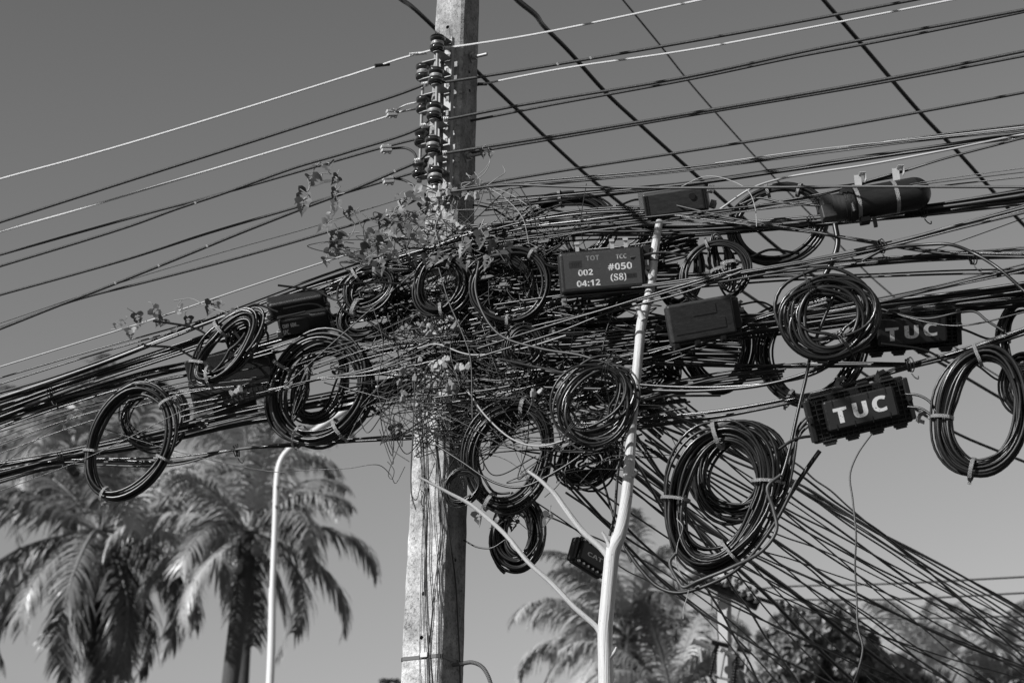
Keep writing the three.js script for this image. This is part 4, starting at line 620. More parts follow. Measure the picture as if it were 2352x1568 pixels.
// the two lettered boxes with ribbed flanges
const tucTex = canvasTex(1024, 512, (g, W, H) => {
  g.fillStyle = grey(50); g.fillRect(0, 0, W, H); speckle(g, W, H, 1800, 30, 85, 15);
  g.save(); g.font = 'bold 385px sans-serif'; g.fillStyle = g.strokeStyle = grey(238); g.lineWidth = 14; for (const [c, x, y] of [['T', 80, 425], ['U', 355, 405], ['C', 665, 385]]) { g.fillText(c, x, y); g.strokeText(c, x, y); } g.restore();
  const q = rng(77); for (let i = 0; i < 70; i++) { g.save(); g.translate(160 + q() * 760, 150 + q() * 260); g.rotate(-0.2 + q() * 0.5); g.fillStyle = grey(46 + q() * 10); g.fillRect(0, 0, 4 + q() * q() * 46, 2 + q() * q() * 16); g.restore(); }
});
function ribbedBox(cx, cy, off, w0, h0, roll, yaw, pitch, label, seed) {
  R = rng(seed); const [o, w, h] = closure('splice_closure', cx, cy, off, w0, h0, 0.12, roll, yaw, pitch), L = w * 0.72, Hh = h * 0.66, z = 0.04;
  mesh('base_shell', box(w, h, 0.07, 0, 0, -0.075, 0.012), M.boxDark, o);
  mesh('cover', box(L, Hh, 0.09, 0, 0.004, 0.0, 0.016), M.boxPlastic, o);
  const face = mesh('lettered_face', new THREE.PlaneGeometry(L * 0.93, Hh * 0.88), phys(1, 0.5, { map: tucTex }), o); face.position.set(0, 0.006, 0.0465);
  const ribs = [], rb = (ww, hh, x, y, dd = 0.02, zz = z - 0.055) => ribs.push(box(ww, hh, dd, x, y, zz));
  for (const s of [-1, 1]) { rb(w * 0.96, 0.006, 0, s * h * 0.47); rb(w * 0.96, 0.004, 0, s * h * 0.4); rb(0.006, h * 0.94, s * w * 0.48, 0); rb(0.004, h * 0.9, s * w * 0.425, 0);
    for (let i = 0; i <= 16; i++) rb(0.0035, h * 0.12, -w * 0.46 + i * w * 0.0575, s * h * 0.41); for (let i = 0; i <= 8; i++) rb(w * 0.12, 0.0035, s * w * 0.42, -h * 0.42 + i * h * 0.105); }
  mesh('rib_grid', merge(ribs), M.boxPlastic, o);
  for (let i = 0; i < 4; i++) for (const s of [-1, 1]) mesh('rib', box(0.004, Hh * 0.2, 0.004, -L * 0.38 + i * L * 0.25, s * Hh * 0.4 + 0.004, 0.047), M.boxPlastic, o);
  const clip = merge([box(0.075, 0.02, 0.03, 0, 0, 0, 0.003), box(0.06, 0.012, 0.02, 0, -0.014, 0.008, 0.003), cyl(0.004, 0.004, 0.08, 8).rotateZ(Math.PI / 2).translate(0, 0.006, 0.018)]);
  for (const x of [-0.36, -0.13, 0.12, 0.36]) { const a = mesh('clip', clip, M.boxPlastic, o); a.position.set(x * w, -h * 0.51, -0.02); const b = mesh('clip', clip, M.boxPlastic, o); b.position.set(x * w - 0.02, h * 0.495, -0.02); b.rotation.z = Math.PI; }
  for (const s of [-1, 1]) { mesh('end_block', merge([box(0.03, h * 0.42, 0.075, s * w * 0.5, h * 0.24, -0.035, 0.008), box(0.03, h * 0.42, 0.075, s * w * 0.5, -h * 0.25, -0.035, 0.008)]), M.boxDark, o); const l = mesh('end_latch', merge([box(0.024, 0.045, 0.04, 0, 0, 0, 0.004), box(0.012, 0.03, 0.02, 0.006 * s, 0, 0.02)]), M.boxPlastic, o); l.position.set(s * w * 0.5, 0.005, 0); }
  return tag(o, label, 'splice box');
}
ribbedBox(1976, 941, -0.6, 232, 108, 15.5, 0.02, 0.3, 'black ribbed splice box with three bold white letters, hanging in open sky at right', 3);
ribbedBox(2092, 760, -0.22, 226, 92, 8.5, 0.1, 0.5, 'black ribbed splice box with white letters partly hidden by cables above the other', 4);
for (const [x, y, off, l] of [[1920, 886, -0.45, 'folded metal strap at the top left of the front lettered box'], [2012, 871, -0.4, 'folded metal strap in the middle above the front lettered box'], [2108, 965, -0.55, 'loose bright strap end between the front lettered box and the ring coil']]) {
  const q = box(0.03, 0.06, 0.003, 0, 0.02, 0), q2 = box(0.03, 0.045, 0.003).rotateX(1.1).translate(0, 0.045, 0.02), q3 = box(0.06, 0.02, 0.003, 0.02, 0, 0.004).rotateZ(0.3); const m = mesh('metal_strap', merge([q, q2, q3]), M.strap); m.position.copy(at(x, y, D(x) + off)); m.rotation.set(0.3, 0.7, -0.5); tag(m, l, 'strap');
}
for (const [pts, l] of [[[[2080, 905], [2110, 908], [2135, 922], [2150, 945]], 'upper short cable from the front lettered box to the ring coil'], [[[2085, 934], [2115, 938], [2142, 955]], 'lower short cable from the front lettered box to the ring coil']]) thingTube('cable_tail', P(pts, -0.56), 2.6 * K, M.black, l, 'cable', null, 8, 24);
// dome closure
{
  const d = D(2020) - 0.45, a = at(1912, 478, d), b = at(2137, 438, d), k = mpp(2020, 460, d), o = group('dome_closure', a), ux = b.clone().sub(a).normalize(); basis(o, ux, V(-ux.y, ux.x, 0).normalize(), V(0, 0, 1)); const L = a.distanceTo(b), r = 38 * k;
  const pr = [[0, L]]; for (let i = 1; i <= 10; i++) { const t = i / 10 * Math.PI / 2; pr.push([r * Math.sin(t), L - r + r * Math.cos(t)]); } pr.push([r * 1.0, 42 * k], [r * 1.02, 40 * k]);
  mesh('dome', new THREE.LatheGeometry(pr.map(([x, y]) => new THREE.Vector2(x, y)).reverse(), 36).rotateZ(-Math.PI / 2), M.boxPlastic, o);
  mesh('collar', merge([cyl(r * 1.12, r * 1.12, 12 * k, 32).rotateZ(-Math.PI / 2).translate(40 * k, 0, 0), cyl(r * 1.02, r * 1.0, 10 * k, 32).rotateZ(-Math.PI / 2).translate(30 * k, 0, 0)]), M.boxPlastic, o);
  mesh('base', merge([cyl(r * 0.86, r * 0.82, 30 * k, 20).rotateZ(-Math.PI / 2).translate(12 * k, 0, 0), box(34 * k, r * 0.9, r * 0.9, -14 * k, -r * 0.35, r * 0.2, 0.01), box(26 * k, r * 0.7, r * 0.8, -10 * k, r * 0.45, 0, 0.01)]), M.boxGrey, o);
  for (const x of [56, 146]) { const s = mesh('hose_clamp', new THREE.CylinderGeometry(r * 1.015, r * 1.015, 9 * k, 32, 1, true).rotateZ(-Math.PI / 2), M.strap, o); s.position.x = x * k;
    const hg = mesh('hanger', merge([box(16 * k, 34 * k, 0.003, 0, r + 12 * k, 0), box(14 * k, 0.003, 20 * k, 9 * k, r + 28 * k, 10 * k), box(0.003, 20 * k, 20 * k, 16 * k, r + 20 * k, 8 * k)]), M.aluminium, o); hg.position.set((x + 8) * k, 0, 0.02); hg.rotation.z = -0.15; }
  mesh('bolt', cyl(0.014, 0.014, 0.05, 10), M.boxPlastic, o).position.set(40 * k, -r * 0.55, r * 0.95);
  mesh('foot', merge([box(24 * k, 14 * k, 0.06, 66 * k, -r - 6 * k, 0, 0.006), box(8 * k, 22 * k, 0.02, 90 * k, -r - 10 * k, 0).rotateZ(-0.05)]), M.boxDark, o);
  tag(o, 'black torpedo-shaped dome closure with two bright clamps at upper right', 'splice closure');
  thingTube('cable_tail', P([[1900, 474], [1850, 470], [1790, 464], [1740, 455], [1700, 470]], -0.42), 2.6 * K, M.black, 'cable entering the flat end of the dome closure', 'cable', null, 8, 30);
  thingTube('cable_tail', P([[1918, 515], [1924, 560], [1912, 600], [1896, 630]], -0.3), 6 * K, M.black, 'thick cable dropping from below the dome closure', 'cable', null, 8, 30);
}
// upper black box
{
  const [o, w, h, dp] = closure('splice_closure', 1552, 462, -0.3, 148, 56, 0.17, 7, -0.15, 0.55);
  mesh('base_shell', box(w * 0.98, h * 0.8, dp, 0.0, -h * 0.18, -dp * 0.55, 0.012), M.boxDark, o); mesh('cover', box(w, h, dp * 0.4, 0, 0, 0, 0.016), M.boxGrey, o);
  for (let i = 0; i < 7; i++) mesh('rib', box(0.005, 0.022, 0.05, -w * 0.42 + i * w * 0.14, -h * 0.5, -0.01), M.boxDark, o);
  for (const s of [-1, 1]) { mesh('groove', box(0.007, h * 0.86, 0.003, s * w * 0.43, 0, dp * 0.2 + 0.0012), M.hole, o); mesh('groove', box(0.007, h * 0.86, 0.003, s * w * 0.465, 0, dp * 0.2 + 0.0012), M.hole, o); }
  mesh('plug', cyl(0.02, 0.02, 0.006, 16).rotateX(Math.PI / 2).translate(w * 0.27, h * 0.14, dp * 0.2 + 0.002), M.hole, o);
  for (const y of [0.25, -0.4]) { const l = mesh('latch', merge([box(0.035, 0.05, 0.03, 0, 0, 0, 0.004), box(0.02, 0.03, 0.02, 0.012, 0, 0.016)]), M.zinc, o); l.position.set(w * 0.55, y * h, -0.06); l.rotation.z = -0.4; }
  mesh('hanger', box(0.032, 0.1, 0.006, -w * 0.53, h * 0.2, -0.02), M.zinc, o);
  tag(o, 'scuffed dark splice box at the top among bundles, right of the pole', 'splice box');
}
// slanted twin boxes left of the pole
{
  const twin = (cx, cy, w0, h0, lab, marks, dirty) => {
    const [o, w, h] = closure('splice_closure', cx, cy, -0.3, w0, h0, 0.12, 17, 0.15, 0.75);
    mesh('base_shell', box(w, h * 0.9, 0.1, 0, -0.01, -0.08, 0.014), M.boxDark, o); mesh('cover', box(w * 0.94, h * 0.86, 0.07, 0, 0.006, 0, 0.024), M.boxPlastic, o);
    for (let i = 0; i < 9; i++) mesh('rib', box(0.006, 0.012, 0.05, -w * 0.42 + i * w * 0.105, -h * 0.44, -0.005), dirty ? M.boxGrey : M.boxPlastic, o);
    mesh('flange', box(w * 0.98, 0.012, 0.06, 0, -h * 0.52, -0.02, 0.003), M.boxPlastic, o);
    for (const x of [-0.5, 0.5]) { const l = mesh('latch', merge([box(0.03, 0.034, 0.03, 0, 0, 0, 0.006), cyl(0.008, 0.008, 0.05, 8)]), M.steel, o); l.position.set(x * w, -h * 0.25, 0.0); }
    if (marks) { const t = canvasTex(512, 128, (g, W, H) => { g.fillStyle = grey(48); g.fillRect(0, 0, W, H); g.fillStyle = grey(235); g.font = 'bold 56px sans-serif'; g.fillText('OMP  60M…', 20, 52); g.font = 'bold 66px sans-serif'; g.fillText('SPC.', 8, 118); }); const f = mesh('lettered_face', new THREE.PlaneGeometry(w * 0.5, h * 0.6), phys(1, 0.5, { map: t }), o); f.position.set(-w * 0.18, -0.002, 0.0365); }
    tag(o, lab, 'splice box');
  };
  twin(683, 703, 138, 46, 'upper of two slanted black boxes left of the pole, streaked with dirt', false, true);
  twin(700, 742, 124, 52, 'lower of two slanted black boxes left of the pole, with handwritten white marks', true, false);
}
// big open-ribbed box left, and the plain one hanging below it
{
  const [o, w, h, dp] = closure('splice_closure', 530, 868, -0.12, 196, 122, 0.2, 16, 0.05, 0.28);
  mesh('base_shell', box(w, h * 0.6, dp, 0, -h * 0.2, -dp * 0.4, 0.012), M.boxDark, o); mesh('cover', box(w * 0.98, h * 0.76, dp * 0.5, 0, h * 0.12, -dp * 0.12, 0.012), M.boxPlastic, o);
  for (let i = 0; i < 16; i++) mesh('rib', box(0.005, h * 0.24, 0.012, -w * 0.46 + i * w * 0.061, -h * 0.38, dp * 0.1), M.boxGrey, o);
  mesh('panel', box(w * 0.96, h * 0.22, 0.01, 0, -h * 0.38, dp * 0.085), M.boxPlastic, o);
  mesh('ledge', box(w * 0.3, 0.02, 0.03, -w * 0.12, -h * 0.2, dp * 0.14, 0.004), M.boxGrey, o);
  for (const y of [0.3, 0.05]) { mesh('bolt', new THREE.SphereGeometry(0.011, 10, 8), M.aluminium, o).position.set(w * 0.55, y * h, 0.02); }
  mesh('end_plate', box(0.05, h * 0.7, dp * 0.6, w * 0.52, 0.02, -dp * 0.3, 0.006), M.boxDark, o);
  tag(o, 'large dark splice box with ribbed lower edge behind a coil on the left', 'splice box');
  const [p, w2, h2] = closure('splice_closure', 540, 936, 0.02, 100, 56, 0.1, 13, 0.05, 0.2);
  mesh('cover', box(w2, h2, 0.1, 0, 0, 0, 0.006), M.boxDark, p); mesh('label_plate', box(w2 * 0.6, h2 * 0.6, 0.003, 0, 0, 0.051), M.boxDark, p); mesh('end_rail', box(0.02, h2 * 1.02, 0.11, w2 * 0.47, 0, 0, 0.004), M.boxPlastic, p);
  tag(p, 'plain black box hanging under the large ribbed box on the left', 'splice box');
}
coil(519, 795, 106, 64, 44, 32, 14, 3.3, -0.62, 'oblique cable coil hanging in front of the large ribbed box on the left', { straps: [78, 150, 215], mess: 0.3, yaw: 0.4 });
coil(566, 775, 52, 36, 20, 26, 9, 3, -0.5, 'small inner coil behind the oblique coil on the left', { straps: [120], mess: 0.4 });
// small ribbed box on the branch
{
  const [o, w, h] = closure('splice_closure', 1359, 1280, 0.5, 92, 64, 0.1, -15, 0.7, 0.05);
  mesh('base_shell', box(w, h, 0.035, 0, 0, -0.035, 0.008), M.boxDark, o);
  const t = canvasTex(256, 256, (g, W, H) => { g.fillStyle = grey(26); g.fillRect(0, 0, W, H); g.fillStyle = grey(18); for (let i = 0; i < 9; i++) g.fillRect(i * 30, 0, 4, H); g.font = 'bold 88px sans-serif'; g.fillStyle = grey(215); g.save(); g.translate(50, 165); g.transform(1, -0.1, 0, 1, 0, 0); g.fillText('CAT', 0, 0); g.restore(); });
  mesh('cover', box(w * 0.9, h * 0.7, 0.05, 0, 0, 0, 0.008), M.boxDark, o); mesh('lettered_face', new THREE.PlaneGeometry(w * 0.84, h * 0.62), phys(1, 0.45, { map: t }), o).position.z = 0.0265;
  for (const y of [-0.42, 0.42]) { mesh('flange', box(w, 0.028, 0.012, 0, y * h, 0.0), M.boxPlastic, o); for (let i = 0; i < 6; i++) mesh('screw', cyl(0.008, 0.008, 0.014, 8).rotateX(Math.PI / 2).translate(-w * 0.4 + i * w * 0.16, y * h, 0.012), M.aluminium, o); }
  mesh('end_cap', box(0.03, h * 0.9, 0.06, -w * 0.52, 0, -0.03, 0.01), M.boxDark, o);
  tag(o, 'small black box with three faint grey letters tucked against the forked branch', 'splice box');
}
// ---------------------------------------------------------------- pale forked branch
{
  const z = 13.08, B = (pts, e = 0) => pts.map(([x, y, o = 0]) => at(x, y, z + e + o)), k = mpp(1400, 1100, z), base = at(1391, 1600, z); base.y = 0;
  const o = group('bare_branch', base), rel = (a) => a.map((p) => p.sub(base)), kr = (a) => a.map((r) => r * k);
  const trunk = mesh('trunk', tube([V(0.02, 0, 0), V(0, 1.4, 0.03), ...rel(B([[1392, 1600], [1391, 1520], [1390, 1450], [1396, 1375], [1402, 1310], [1408, 1265], [1424, 1225], [1438, 1150], [1446, 1060], [1452, 960], [1462, 860], [1468, 800], [1474, 740], [1488, 690], [1497, 640], [1503, 580], [1511, 530], [1514, 512]]))],
    kr([19, 18, 17.5, 17, 17, 16.5, 16.5, 17, 15, 13.5, 12.5, 12, 11.5, 11.5, 12, 11, 11.5, 10, 9, 8.8]), 14, 150), M.wood, o);
  mesh('side_branch', tube(rel(B([[1386, 1462], [1370, 1440], [1320, 1395], [1270, 1342], [1215, 1292], [1165, 1232], [1120, 1190], [1080, 1158], [1035, 1134], [1000, 1115], [962, 1096]], 0.0)), kr([9, 6.5, 6, 5.8, 5.4, 5.2, 5, 4.6, 4, 3.4, 2.4]), 10, 90), M.wood, o);
  mesh('side_branch', tube(rel(B([[1400, 1280], [1380, 1258], [1340, 1222], [1300, 1170], [1275, 1135], [1258, 1118], [1238, 1100], [1212, 1082]], 0.0)), kr([9, 7.4, 7, 6.4, 6, 5.4, 4.8, 3.6]), 10, 70), M.wood, o);
  for (const [pts, r] of [[[[1478, 735], [1468, 715], [1460, 702], [1452, 692]], [9, 6, 5, 4.5]], [[[1496, 640], [1488, 630], [1478, 620], [1472, 612]], [8, 5, 4, 2]], [[[1404, 1265], [1396, 1245], [1390, 1232], [1383, 1222]], [7, 4.4, 4, 3.4]], [[[1396, 1515], [1404, 1506], [1412, 1496], [1416, 1486]], [8, 4.4, 3.6, 2]], [[[1452, 1095], [1462, 1085], [1466, 1080]], [5, 3, 2]]]) mesh('twig_stub', tube(rel(B(pts, -0.02)), kr(r), 8, 14), M.wood, o);
  const cut = mesh('cut_end', cyl(8.4 * k, 8.8 * k, 0.01, 14), M.wood, o); cut.position.copy(at(1515, 508, z).sub(base));
  tag(o, 'bare pale forked branch standing upright in front of the cables', 'branch');
  for (const [y, x] of [[598, 1502], [700, 1484], [1140, 1440]]) { const g = new THREE.TorusGeometry(12 * k, 0.0028, 6, 24).rotateX(Math.PI / 2 + 0.2); const m = mesh('thin_wire', g, M.blackDull); m.position.copy(at(x, y, z)); tag(m, `dark wire looped round the pale branch ${y < 650 ? 'near its top' : y < 900 ? 'below the side stub' : 'above its lower fork'}`, 'wire'); }
}
// ---------------------------------------------------------------- tangle of loose wires round the pole
{
  const zones = [[940, 610, 90, 60, 18, 'beside the vine at the left of the pole'], [1060, 560, 110, 60, 20, 'under the vine on the pole'], [1210, 560, 110, 55, 14, 'below the arched coils right of the pole'], [980, 740, 90, 80, 18, 'on the pole below the hanging coil'], [1120, 760, 110, 70, 18, 'around the small neat coil'], [940, 870, 80, 80, 12, 'at the left of the pole by the big coil'], [1040, 880, 100, 70, 26, 'round the pale junction caps on the pole'], [1060, 970, 90, 50, 18, 'round the lower pole strap'], [1180, 960, 110, 80, 18, 'above the large coil under the tangle'], [1300, 780, 110, 90, 18, 'left of the pale branch'], [1330, 990, 90, 80, 12, 'behind the shiny coil']];
  zones.forEach(([cx, cy, rx, ry, n, where], zi) => { R = rng(900 + zi);
    for (let i = 0; i < n * 1.15; i++) {
      const pts = [], m = 5 + Math.floor(R() * 3); let lw, x = cx + rr(-1, 1) * rx, y = cy + rr(-1, 1) * ry, a = R() < 0.65 ? (R() < 0.5 ? Math.PI : 0) + rr(-0.6, 0.5) : R() * 6.28, off = rr(-0.38, -0.16), turn = rr(-0.4, 0.4) * (R() < 0.25 ? 2 : 1);
      for (let k = 0; k < m; k++) { pts.push([x, y, off]); a += turn + rr(-0.12, 0.12); const st = rr(45, 105); x += Math.cos(a) * st * 1.2; y += Math.sin(a) * st; const ex = (x - cx) / (rx * 1.6), ey = (y - cy) / (ry * 1.6); if (ex * ex + ey * ey > 1) { a = Math.atan2(cy - y, cx - x) + rr(-0.6, 0.6); } off = Math.max(-0.42, Math.min(-0.14, off + rr(-0.06, 0.06))); }
      thingTube('loose_wire', P(pts), (lw = rr(0.5, 1.5)) * K, [M.black, M.blackDull, M.wireDark, M.wireDark, M.wireDark][i % 5], `${lw < 0.95 ? 'hair-thin' : lw < 1.35 ? 'thin' : 'stouter'} ${['glossy black', 'dull black', 'black', 'dark', 'sooty'][i % 5]} loose wire looping ${where}`, 'wire', `loose wires ${where}`, 5, m * 10);
    } });
  // wires running down the face of the pole
  R = rng(321);
  for (let i = 0; i < 10; i++) {
    const x0 = 952 + i * 8 + rr(-8, 8), x1 = 976 + i * 4.2 + rr(-1, 1), pts = []; const y0 = rr(860, 980);
    for (let k = 0; k <= 7; k++) { const t = k / 7, y = y0 + (1600 - y0) * t, x = x0 + (x1 - x0) * Math.pow(t, 0.8) + rr(-7, 7) * (1 - t * 0.5) + (i % 5 === 0 ? Math.sin(t * 5) * 14 : 0); pts.push(onFace(x, y, nF, rr(0.004, 0.014))); }
    thingTube('pole_wire', pts, rr(0.5, 1.15) * K, [M.black, M.blackDull, M.greyCable][i % 3], `${ORD[i]} thin wire from the left at the foot of the lit pole face`, 'wire', 'wires running down the pole', 5, 60);
  }
  { const pts = [[1000, 1020], [1012, 1120], [1030, 1220], [1046, 1330], [1052, 1430], [1056, 1520], [1058, 1600]].map(([x, y]) => onFace(x, y, y < 1250 ? nF : nR, 0.012)); thingTube('pole_wire', pts, 1.6 * K, M.blackDull, 'dark wire slanting across the arris onto the shaded face of the pole', 'wire', null, 6, 60); }
  // a few long swinging wires
  const long = [[[[1100, 600], [1092, 660], [1110, 720], [1150, 770], [1240, 800], [1330, 815], [1362, 824]], 2.6, M.greyCable, -0.72, 'grey cable sagging from the vine to the shiny coil'], [[[1008, 615], [1030, 690], [1060, 760], [1080, 820], [1084, 900], [1085, 960]], 1.6, M.greyCable, -0.68, 'grey wire hanging down right of the pole through the coils'], [[[955, 820], [952, 900], [948, 1000], [944, 1080], [946, 1140], [955, 1170]], 1.4, M.black, -0.4, 'black wire hanging down the left edge of the pole'], [[[1075, 900], [1120, 960], [1180, 1010], [1240, 1024], [1330, 1000]], 2, M.lightCable, -0.55, 'pale cable curving under the middle of the tangle'], [[[1000, 1020], [1060, 1060], [1140, 1110], [1200, 1118], [1290, 1075], [1370, 1020]], 2.6, M.black, -0.6, 'black cable swinging below the large coil under the tangle'], [[[960, 800], [1000, 790], [1060, 810], [1090, 815], [1200, 800], [1300, 770]], 1.8, M.lightCable, -0.5, 'pale cable crossing the pole just above the junction caps'], [[[1440, 950], [1420, 1080], [1410, 1190], [1400, 1230]], 3.2, M.blackDull, 0.1, 'dark cable dropping behind the fork of the branch'], [[[1360, 1020], [1390, 1120], [1420, 1220], [1450, 1290]], 2.6, M.blackDull, 0.1, 'dark cable dropping behind the lower fork'], [[[1065, 1240], [1095, 1256], [1130, 1258], [1160, 1240]], 1.8, M.black, -0.05, 'short cable joining the pole to the lowest oval coil'], [[[1556, 433], [1620, 405], [1680, 415], [1720, 440], [1735, 480], [1738, 520]], 0.9, M.lightCable, -0.5, 'thin pale wire arching over the upper black box'], [[[890, 1060], [905, 1080], [900, 1100], [892, 1092], [910, 1040], [925, 1000]], 0.9, M.black, -0.4, 'thin curl of wire in the sky left of the pole strap'], [[[870, 930], [888, 990], [900, 1030], [940, 1060]], 1, M.black, -0.4, 'thin wire hanging left of the pole by two leaves'], [[[855, 700], [880, 790], [868, 900], [900, 980]], 1.1, M.blackDull, -0.5, 'thin wire trailing down beside the big heavy coil']];
  for (const [p, r, m, off, l] of long) thingTube('loose_cable', P(p, off), r * K, m, l, 'cable', null, 7, 70);
}
// ---------------------------------------------------------------- junction caps
{
  const body = new RoundedBoxGeometry(0.03, 0.034, 0.022, 2, 0.005), cap = cyl(0.0115, 0.0115, 0.014, 12);
  const make = (mat) => { const o = group('wire_connector'); mesh('connector_body', body, mat, o); const c = mesh('connector_cap', cap, mat, o); c.position.y = 0.022; mesh('connector_tail', tube([V(-0.004, -0.015, 0), V(-0.008, -0.035, 0.004), V(0.002, -0.06, 0.01)], 0.0022, 5, 8), M.greyCable, o); return o; };
  const protoW = make(M.whitePlastic), protoG = make(M.greyPlastic); let first = [true, true]; R = rng(77);
  const sets = [['pale junction cap in the cluster on the middle of the pole', 'junction caps on the middle of the pole', 0, [[990, 838], [1002, 842], [1014, 834], [1020, 828], [1030, 826], [1008, 850], [996, 848], [1022, 840], [1050, 846], [1062, 846], [1074, 844], [965, 828]]],
    ['white junction cap clustered under the lowest front insulator', 'junction caps under the front rack', 0, [[1012, 432], [1022, 430], [1034, 432], [1044, 436], [1008, 448], [1018, 442], [1010, 456], [1030, 444]]],
    ['grey junction cap between the hanging coil and pale caps', 'junction caps below the hanging coil', 1, [[970, 748, 0], [978, 760], [985, 768], [990, 754], [1042, 752, 0], [1052, 756], [1060, 760], [1048, 744]]],
    ['small grey junction cap half hidden in the lower tangle', 'junction caps in the lower tangle', 1, [[918, 880], [924, 850], [1036, 880], [1042, 890], [1030, 892], [1046, 900], [930, 905], [925, 918], [953, 870]]],
    ['white junction cap on the wires below the ribbed box', 'junction caps below the ribbed box', 0, [[534, 904], [543, 900], [552, 896]]],
    ['pale junction cap among the leaves right of the pole', 'junction caps among the vine leaves', 0, [[1085, 447], [1095, 452], [1075, 455], [1052, 518], [1060, 524], [1020, 548], [1240, 900], [1225, 905]]]];
  for (const [lab, grp, kind, pts] of sets) for (const [ci, [x, y]] of pts.sort((a, b) => a[0] - b[0]).entries()) { const pr = kind ? protoG : protoW, c = first[kind] ? pr : pr.clone(); first[kind] = false; c.name = 'wire_connector'; c.position.copy(at(x, y, D(x) - 0.66 + rr(-0.04, 0.04))); c.rotation.set(rr(-0.5, 0.5), rr(-0.6, 0.6), rr(-0.9, 0.9)); c.scale.setScalar(rr(0.85, 1.15)); tag(c, `${ORD[ci]} from the left, ${lab}`, 'connector', grp); }
}
// hooks on cable straps along the bundles
for (const [x, y, off, l] of [[2322 / 1, 560, -0.3, 'x'], [2022, 566, -0.5, 'wire tie binding the bundle right of the middle coil'], [2232, 592, -0.35, 'wire tie on the level bundle at right'], [2118, 484, -0.35, 'wire tie under the dome closure'], [1860, 510, -0.35, 'wire tie on the thick bundle left of the dome closure'], [2088, 838, -0.45, 'wire tie above the front lettered box'], [116, 905, -0.3, 'wire tie on the third left bundle by the palm'], [140, 1050, -0.2, 'wire tie on the lowest left bundle'], [543, 1035, -0.1, 'wire tie where the lower left strands gather']]) {
  if (l === 'x') continue; const gs = []; for (let i = 0; i < 3; i++) gs.push(new THREE.TorusGeometry(0.034 + i * 0.003, 0.0035, 5, 20).rotateY(Math.PI / 2 + (i - 1) * 0.15).translate((i - 1) * 0.012, 0, 0)); gs.push(tube([V(0, -0.05, 0), V(0.01, -0.08, 0.01), V(0.025, -0.09, 0.01), V(0.03, -0.075, 0.01)], 0.0035, 5, 12));
  const m = mesh('wire_tie', merge(gs), M.blackDull); m.position.copy(at(x, y, D(x) + off + 0.1)); m.rotation.z = 0.25; tag(m, l, 'wire tie');
}
// ---------------------------------------------------------------- climbing vine with lobed leaves
const leafGeos = [1, 2, 3, 4].map((seed) => {
  const q = rng(seed * 31), pts = [[0, 0], [0.16, -0.12], [0.36, -0.1], [0.5, 0.06], [0.42, 0.2], [0.3, 0.3], [0.34, 0.46], [0.2, 0.62], [0.07, 0.8], [0, 1]];
  const out = [...pts, ...pts.slice(1, -1).reverse().map(([x, y]) => [-x * (0.85 + q() * 0.3), y * (0.9 + q() * 0.15)])], pos = [], col = [], idx = [], nor = [];
  const fold = 0.18 + q() * 0.45, curl = (q() - 0.3) * 0.7, Z = (x, y) => Math.abs(x) * fold + curl * (y - 0.4) * (y - 0.4) * 0.8 + Math.sin(y * 7 + x * 5) * 0.03;
  const put = (x, y, l) => { pos.push(x, y, Z(x, y)); col.push(l, l, l); };
  for (const y of [0, 0.25, 0.5, 0.75]) put(0, y, 1.45);                            // pale midrib
  out.forEach(([x, y]) => put(x, y, 0.85 + q() * 0.25)); out.forEach(([x, y]) => put(x * 0.5, 0.3 + (y - 0.3) * 0.55, 0.8 + q() * 0.2));
  const n = out.length; for (let i = 0; i < n; i++) { const j = (i + 1) % n, a = 4 + i, b = 4 + j, c = 4 + n + i, d = 4 + n + j; idx.push(a, b, d, a, d, c); const my = (out[i][1] + out[j][1]) / 2, m = Math.max(0, Math.min(3, Math.round(my * 3.4))); idx.push(c, d, m); }
  const g = new THREE.BufferGeometry(); g.setAttribute('position', new THREE.Float32BufferAttribute(pos, 3)); g.setAttribute('color', new THREE.Float32BufferAttribute(col, 3)); g.setIndex(idx); g.computeVertexNormals(); return g;
});
function vine(label, stems, leaves, off, sz, seed, lm = M.leaf) {
  R = rng(seed); const p0 = at(stems[0][0][0], stems[0][0][1], D(stems[0][0][0]) + off), o = group('vine', p0);
  for (const s of stems) mesh('stem', tube(s.map(([x, y, e = 0]) => at(x, y, D(x) + off + e + rr(-0.03, 0.03)).sub(p0)), [0.0035, 0.0022], 5, s.length * 8), M.vine, o);
  for (const [x, y, s = 1] of leaves) {
    const l = mesh('leaf', leafGeos[Math.floor(R() * 4)], lm, o), p = at(x, y - 8, D(x) + off + rr(-0.08, 0.05)).sub(p0), S = 1.2 * sz * s * rr(0.8, 1.2) * K; l.position.copy(p); l.scale.setScalar(S);
    l.rotation.set(rr(-0.7, 0.4), rr(-0.8, 0.6), Math.PI + rr(-0.8, 0.8), 'YXZ');
    mesh('leaf_stalk', tube([V(0, 0, 0), V(rr(-0.3, 0.3), -0.25, 0.05), V(rr(-0.5, 0.5), -0.55, 0)], 0.03, 4, 6), M.vine, l);
  }
  return tag(o, label, 'vine');
}
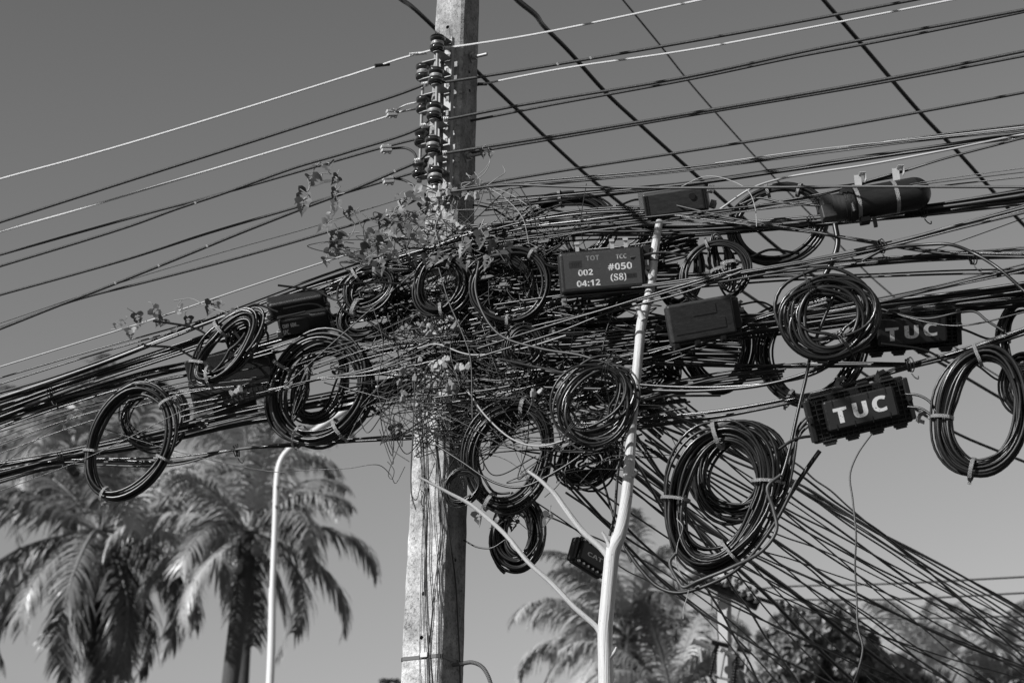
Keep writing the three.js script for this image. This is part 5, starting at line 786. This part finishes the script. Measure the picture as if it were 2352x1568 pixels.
vine('hanging vine strand with lobed leaves in the sky left of the pole', [[[735, 372], [722, 388], [712, 420], [704, 452], [694, 474]], [[735, 372], [758, 398], [774, 410], [770, 440], [776, 470], [762, 500], [752, 530], [770, 560], [756, 590]], [[712, 420], [738, 398], [760, 400]], [[776, 470], [800, 495], [815, 520], [800, 550]]],
  [[733, 386, 1.1], [757, 388, 0.9], [712, 412, 1], [740, 424, 1.35], [776, 413, 0.9], [705, 448, 1.1], [698, 466, 1.1], [772, 446, 0.9], [776, 468, 1], [760, 496, 0.9], [754, 520, 1.1], [792, 496, 0.8], [812, 492, 1], [772, 545, 1], [800, 552, 1.1], [756, 575, 1], [766, 562, 0.8], [750, 600, 0.7], [790, 575, 0.9], [812, 590, 0.8]], -0.15, 30, 61);
vine('leafy vine smothering the pole and cables under the insulators', [[[1040, 440], [990, 470], [940, 500], [900, 540], [860, 580], [830, 600]], [[1040, 440], [1000, 520], [1010, 580], [985, 620]], [[1040, 440], [1080, 420], [1110, 400], [1122, 382], [1128, 352]], [[1080, 420], [1130, 430], [1170, 445], [1210, 470]], [[1100, 440], [1140, 410], [1160, 395], [1155, 380]], [[1010, 580], [1080, 560], [1140, 575], [1160, 600]], [[960, 505], [920, 480], [890, 505], [870, 540]], [[1090, 395], [1115, 425], [1160, 455], [1200, 500], [1215, 560]]],
  [[905, 494, 1.1], [882, 510, 1], [860, 545, 1], [850, 575, 1.2], [845, 600, 0.9], [882, 562, 1.1], [915, 560, 1], [936, 470, 1.1], [950, 446, 1.1], [990, 470, 0.9], [1060, 440, 1], [1080, 418, 1], [1000, 492, 1], [970, 480, 1], [960, 508, 1.1], [1040, 500, 0.9], [1100, 536, 1.1], [1110, 543, 1.1], [1142, 582, 1.3], [1156, 572, 1], [1070, 572, 1.2], [1062, 562, 1], [1020, 592, 1.1], [940, 597, 1.1], [985, 600, 1], [925, 530, 1], [1030, 470, 0.9], [900, 590, 1], [870, 610, 0.9], [955, 545, 1.1], [980, 560, 1], [1125, 600, 1], [1110, 352, 0.5], [1128, 356, 0.5], [1075, 356, 0.01], [895, 530, 1], [1065, 600, 1], [930, 505, 1], [918, 455, 0.8], [875, 545, 0.9], [1130, 560, 0.8]], -0.58, 30, 62);
vine('row of small vine leaves perched on the grey cable at far left', [[[255, 757], [290, 752], [340, 738], [390, 720], [440, 706], [500, 692]], [[400, 690], [440, 686], [470, 700], [520, 718], [560, 730]]],
  [[268, 752, 0.5], [286, 744, 0.9], [300, 762, 0.9], [312, 728, 1], [326, 752, 0.9], [352, 716, 1.2], [374, 742, 1], [368, 736, 1], [415, 714, 0.9], [430, 736, 1], [487, 706, 1.3], [508, 706, 0.9], [402, 764, 0.8], [438, 758, 0.7], [460, 756, 0.7], [540, 722, 1], [548, 738, 0.9]], -0.22, 25, 63);
vine('few shade-toned vine leaves hanging low in the tangle', [[[900, 930], [880, 945], [862, 955]], [[905, 960], [908, 980], [900, 1000]], [[1150, 1170], [1180, 1190], [1210, 1215]]], [[862, 952, 1.5], [906, 985, 1.5], [1100, 1185, 1.2], [1165, 1195, 1.5], [1182, 1205, 1.3], [1265, 1190, 1.3], [1140, 970, 1.4], [660, 850, 1.2], [690, 870, 1.2], [770, 860, 1.2]], -0.12, 22, 64, M.leafShaded);
// the same plants' tendrils
thingTube('vine_tendril', P([[1128, 352], [1124, 372], [1110, 392], [1090, 405], [1070, 400]], -0.4), 0.7 * K, M.vine, 'thin curling vine tendril rising above the leaves right of the pole', 'tendril', null, 5, 30);

renderer.render(scene, camera);
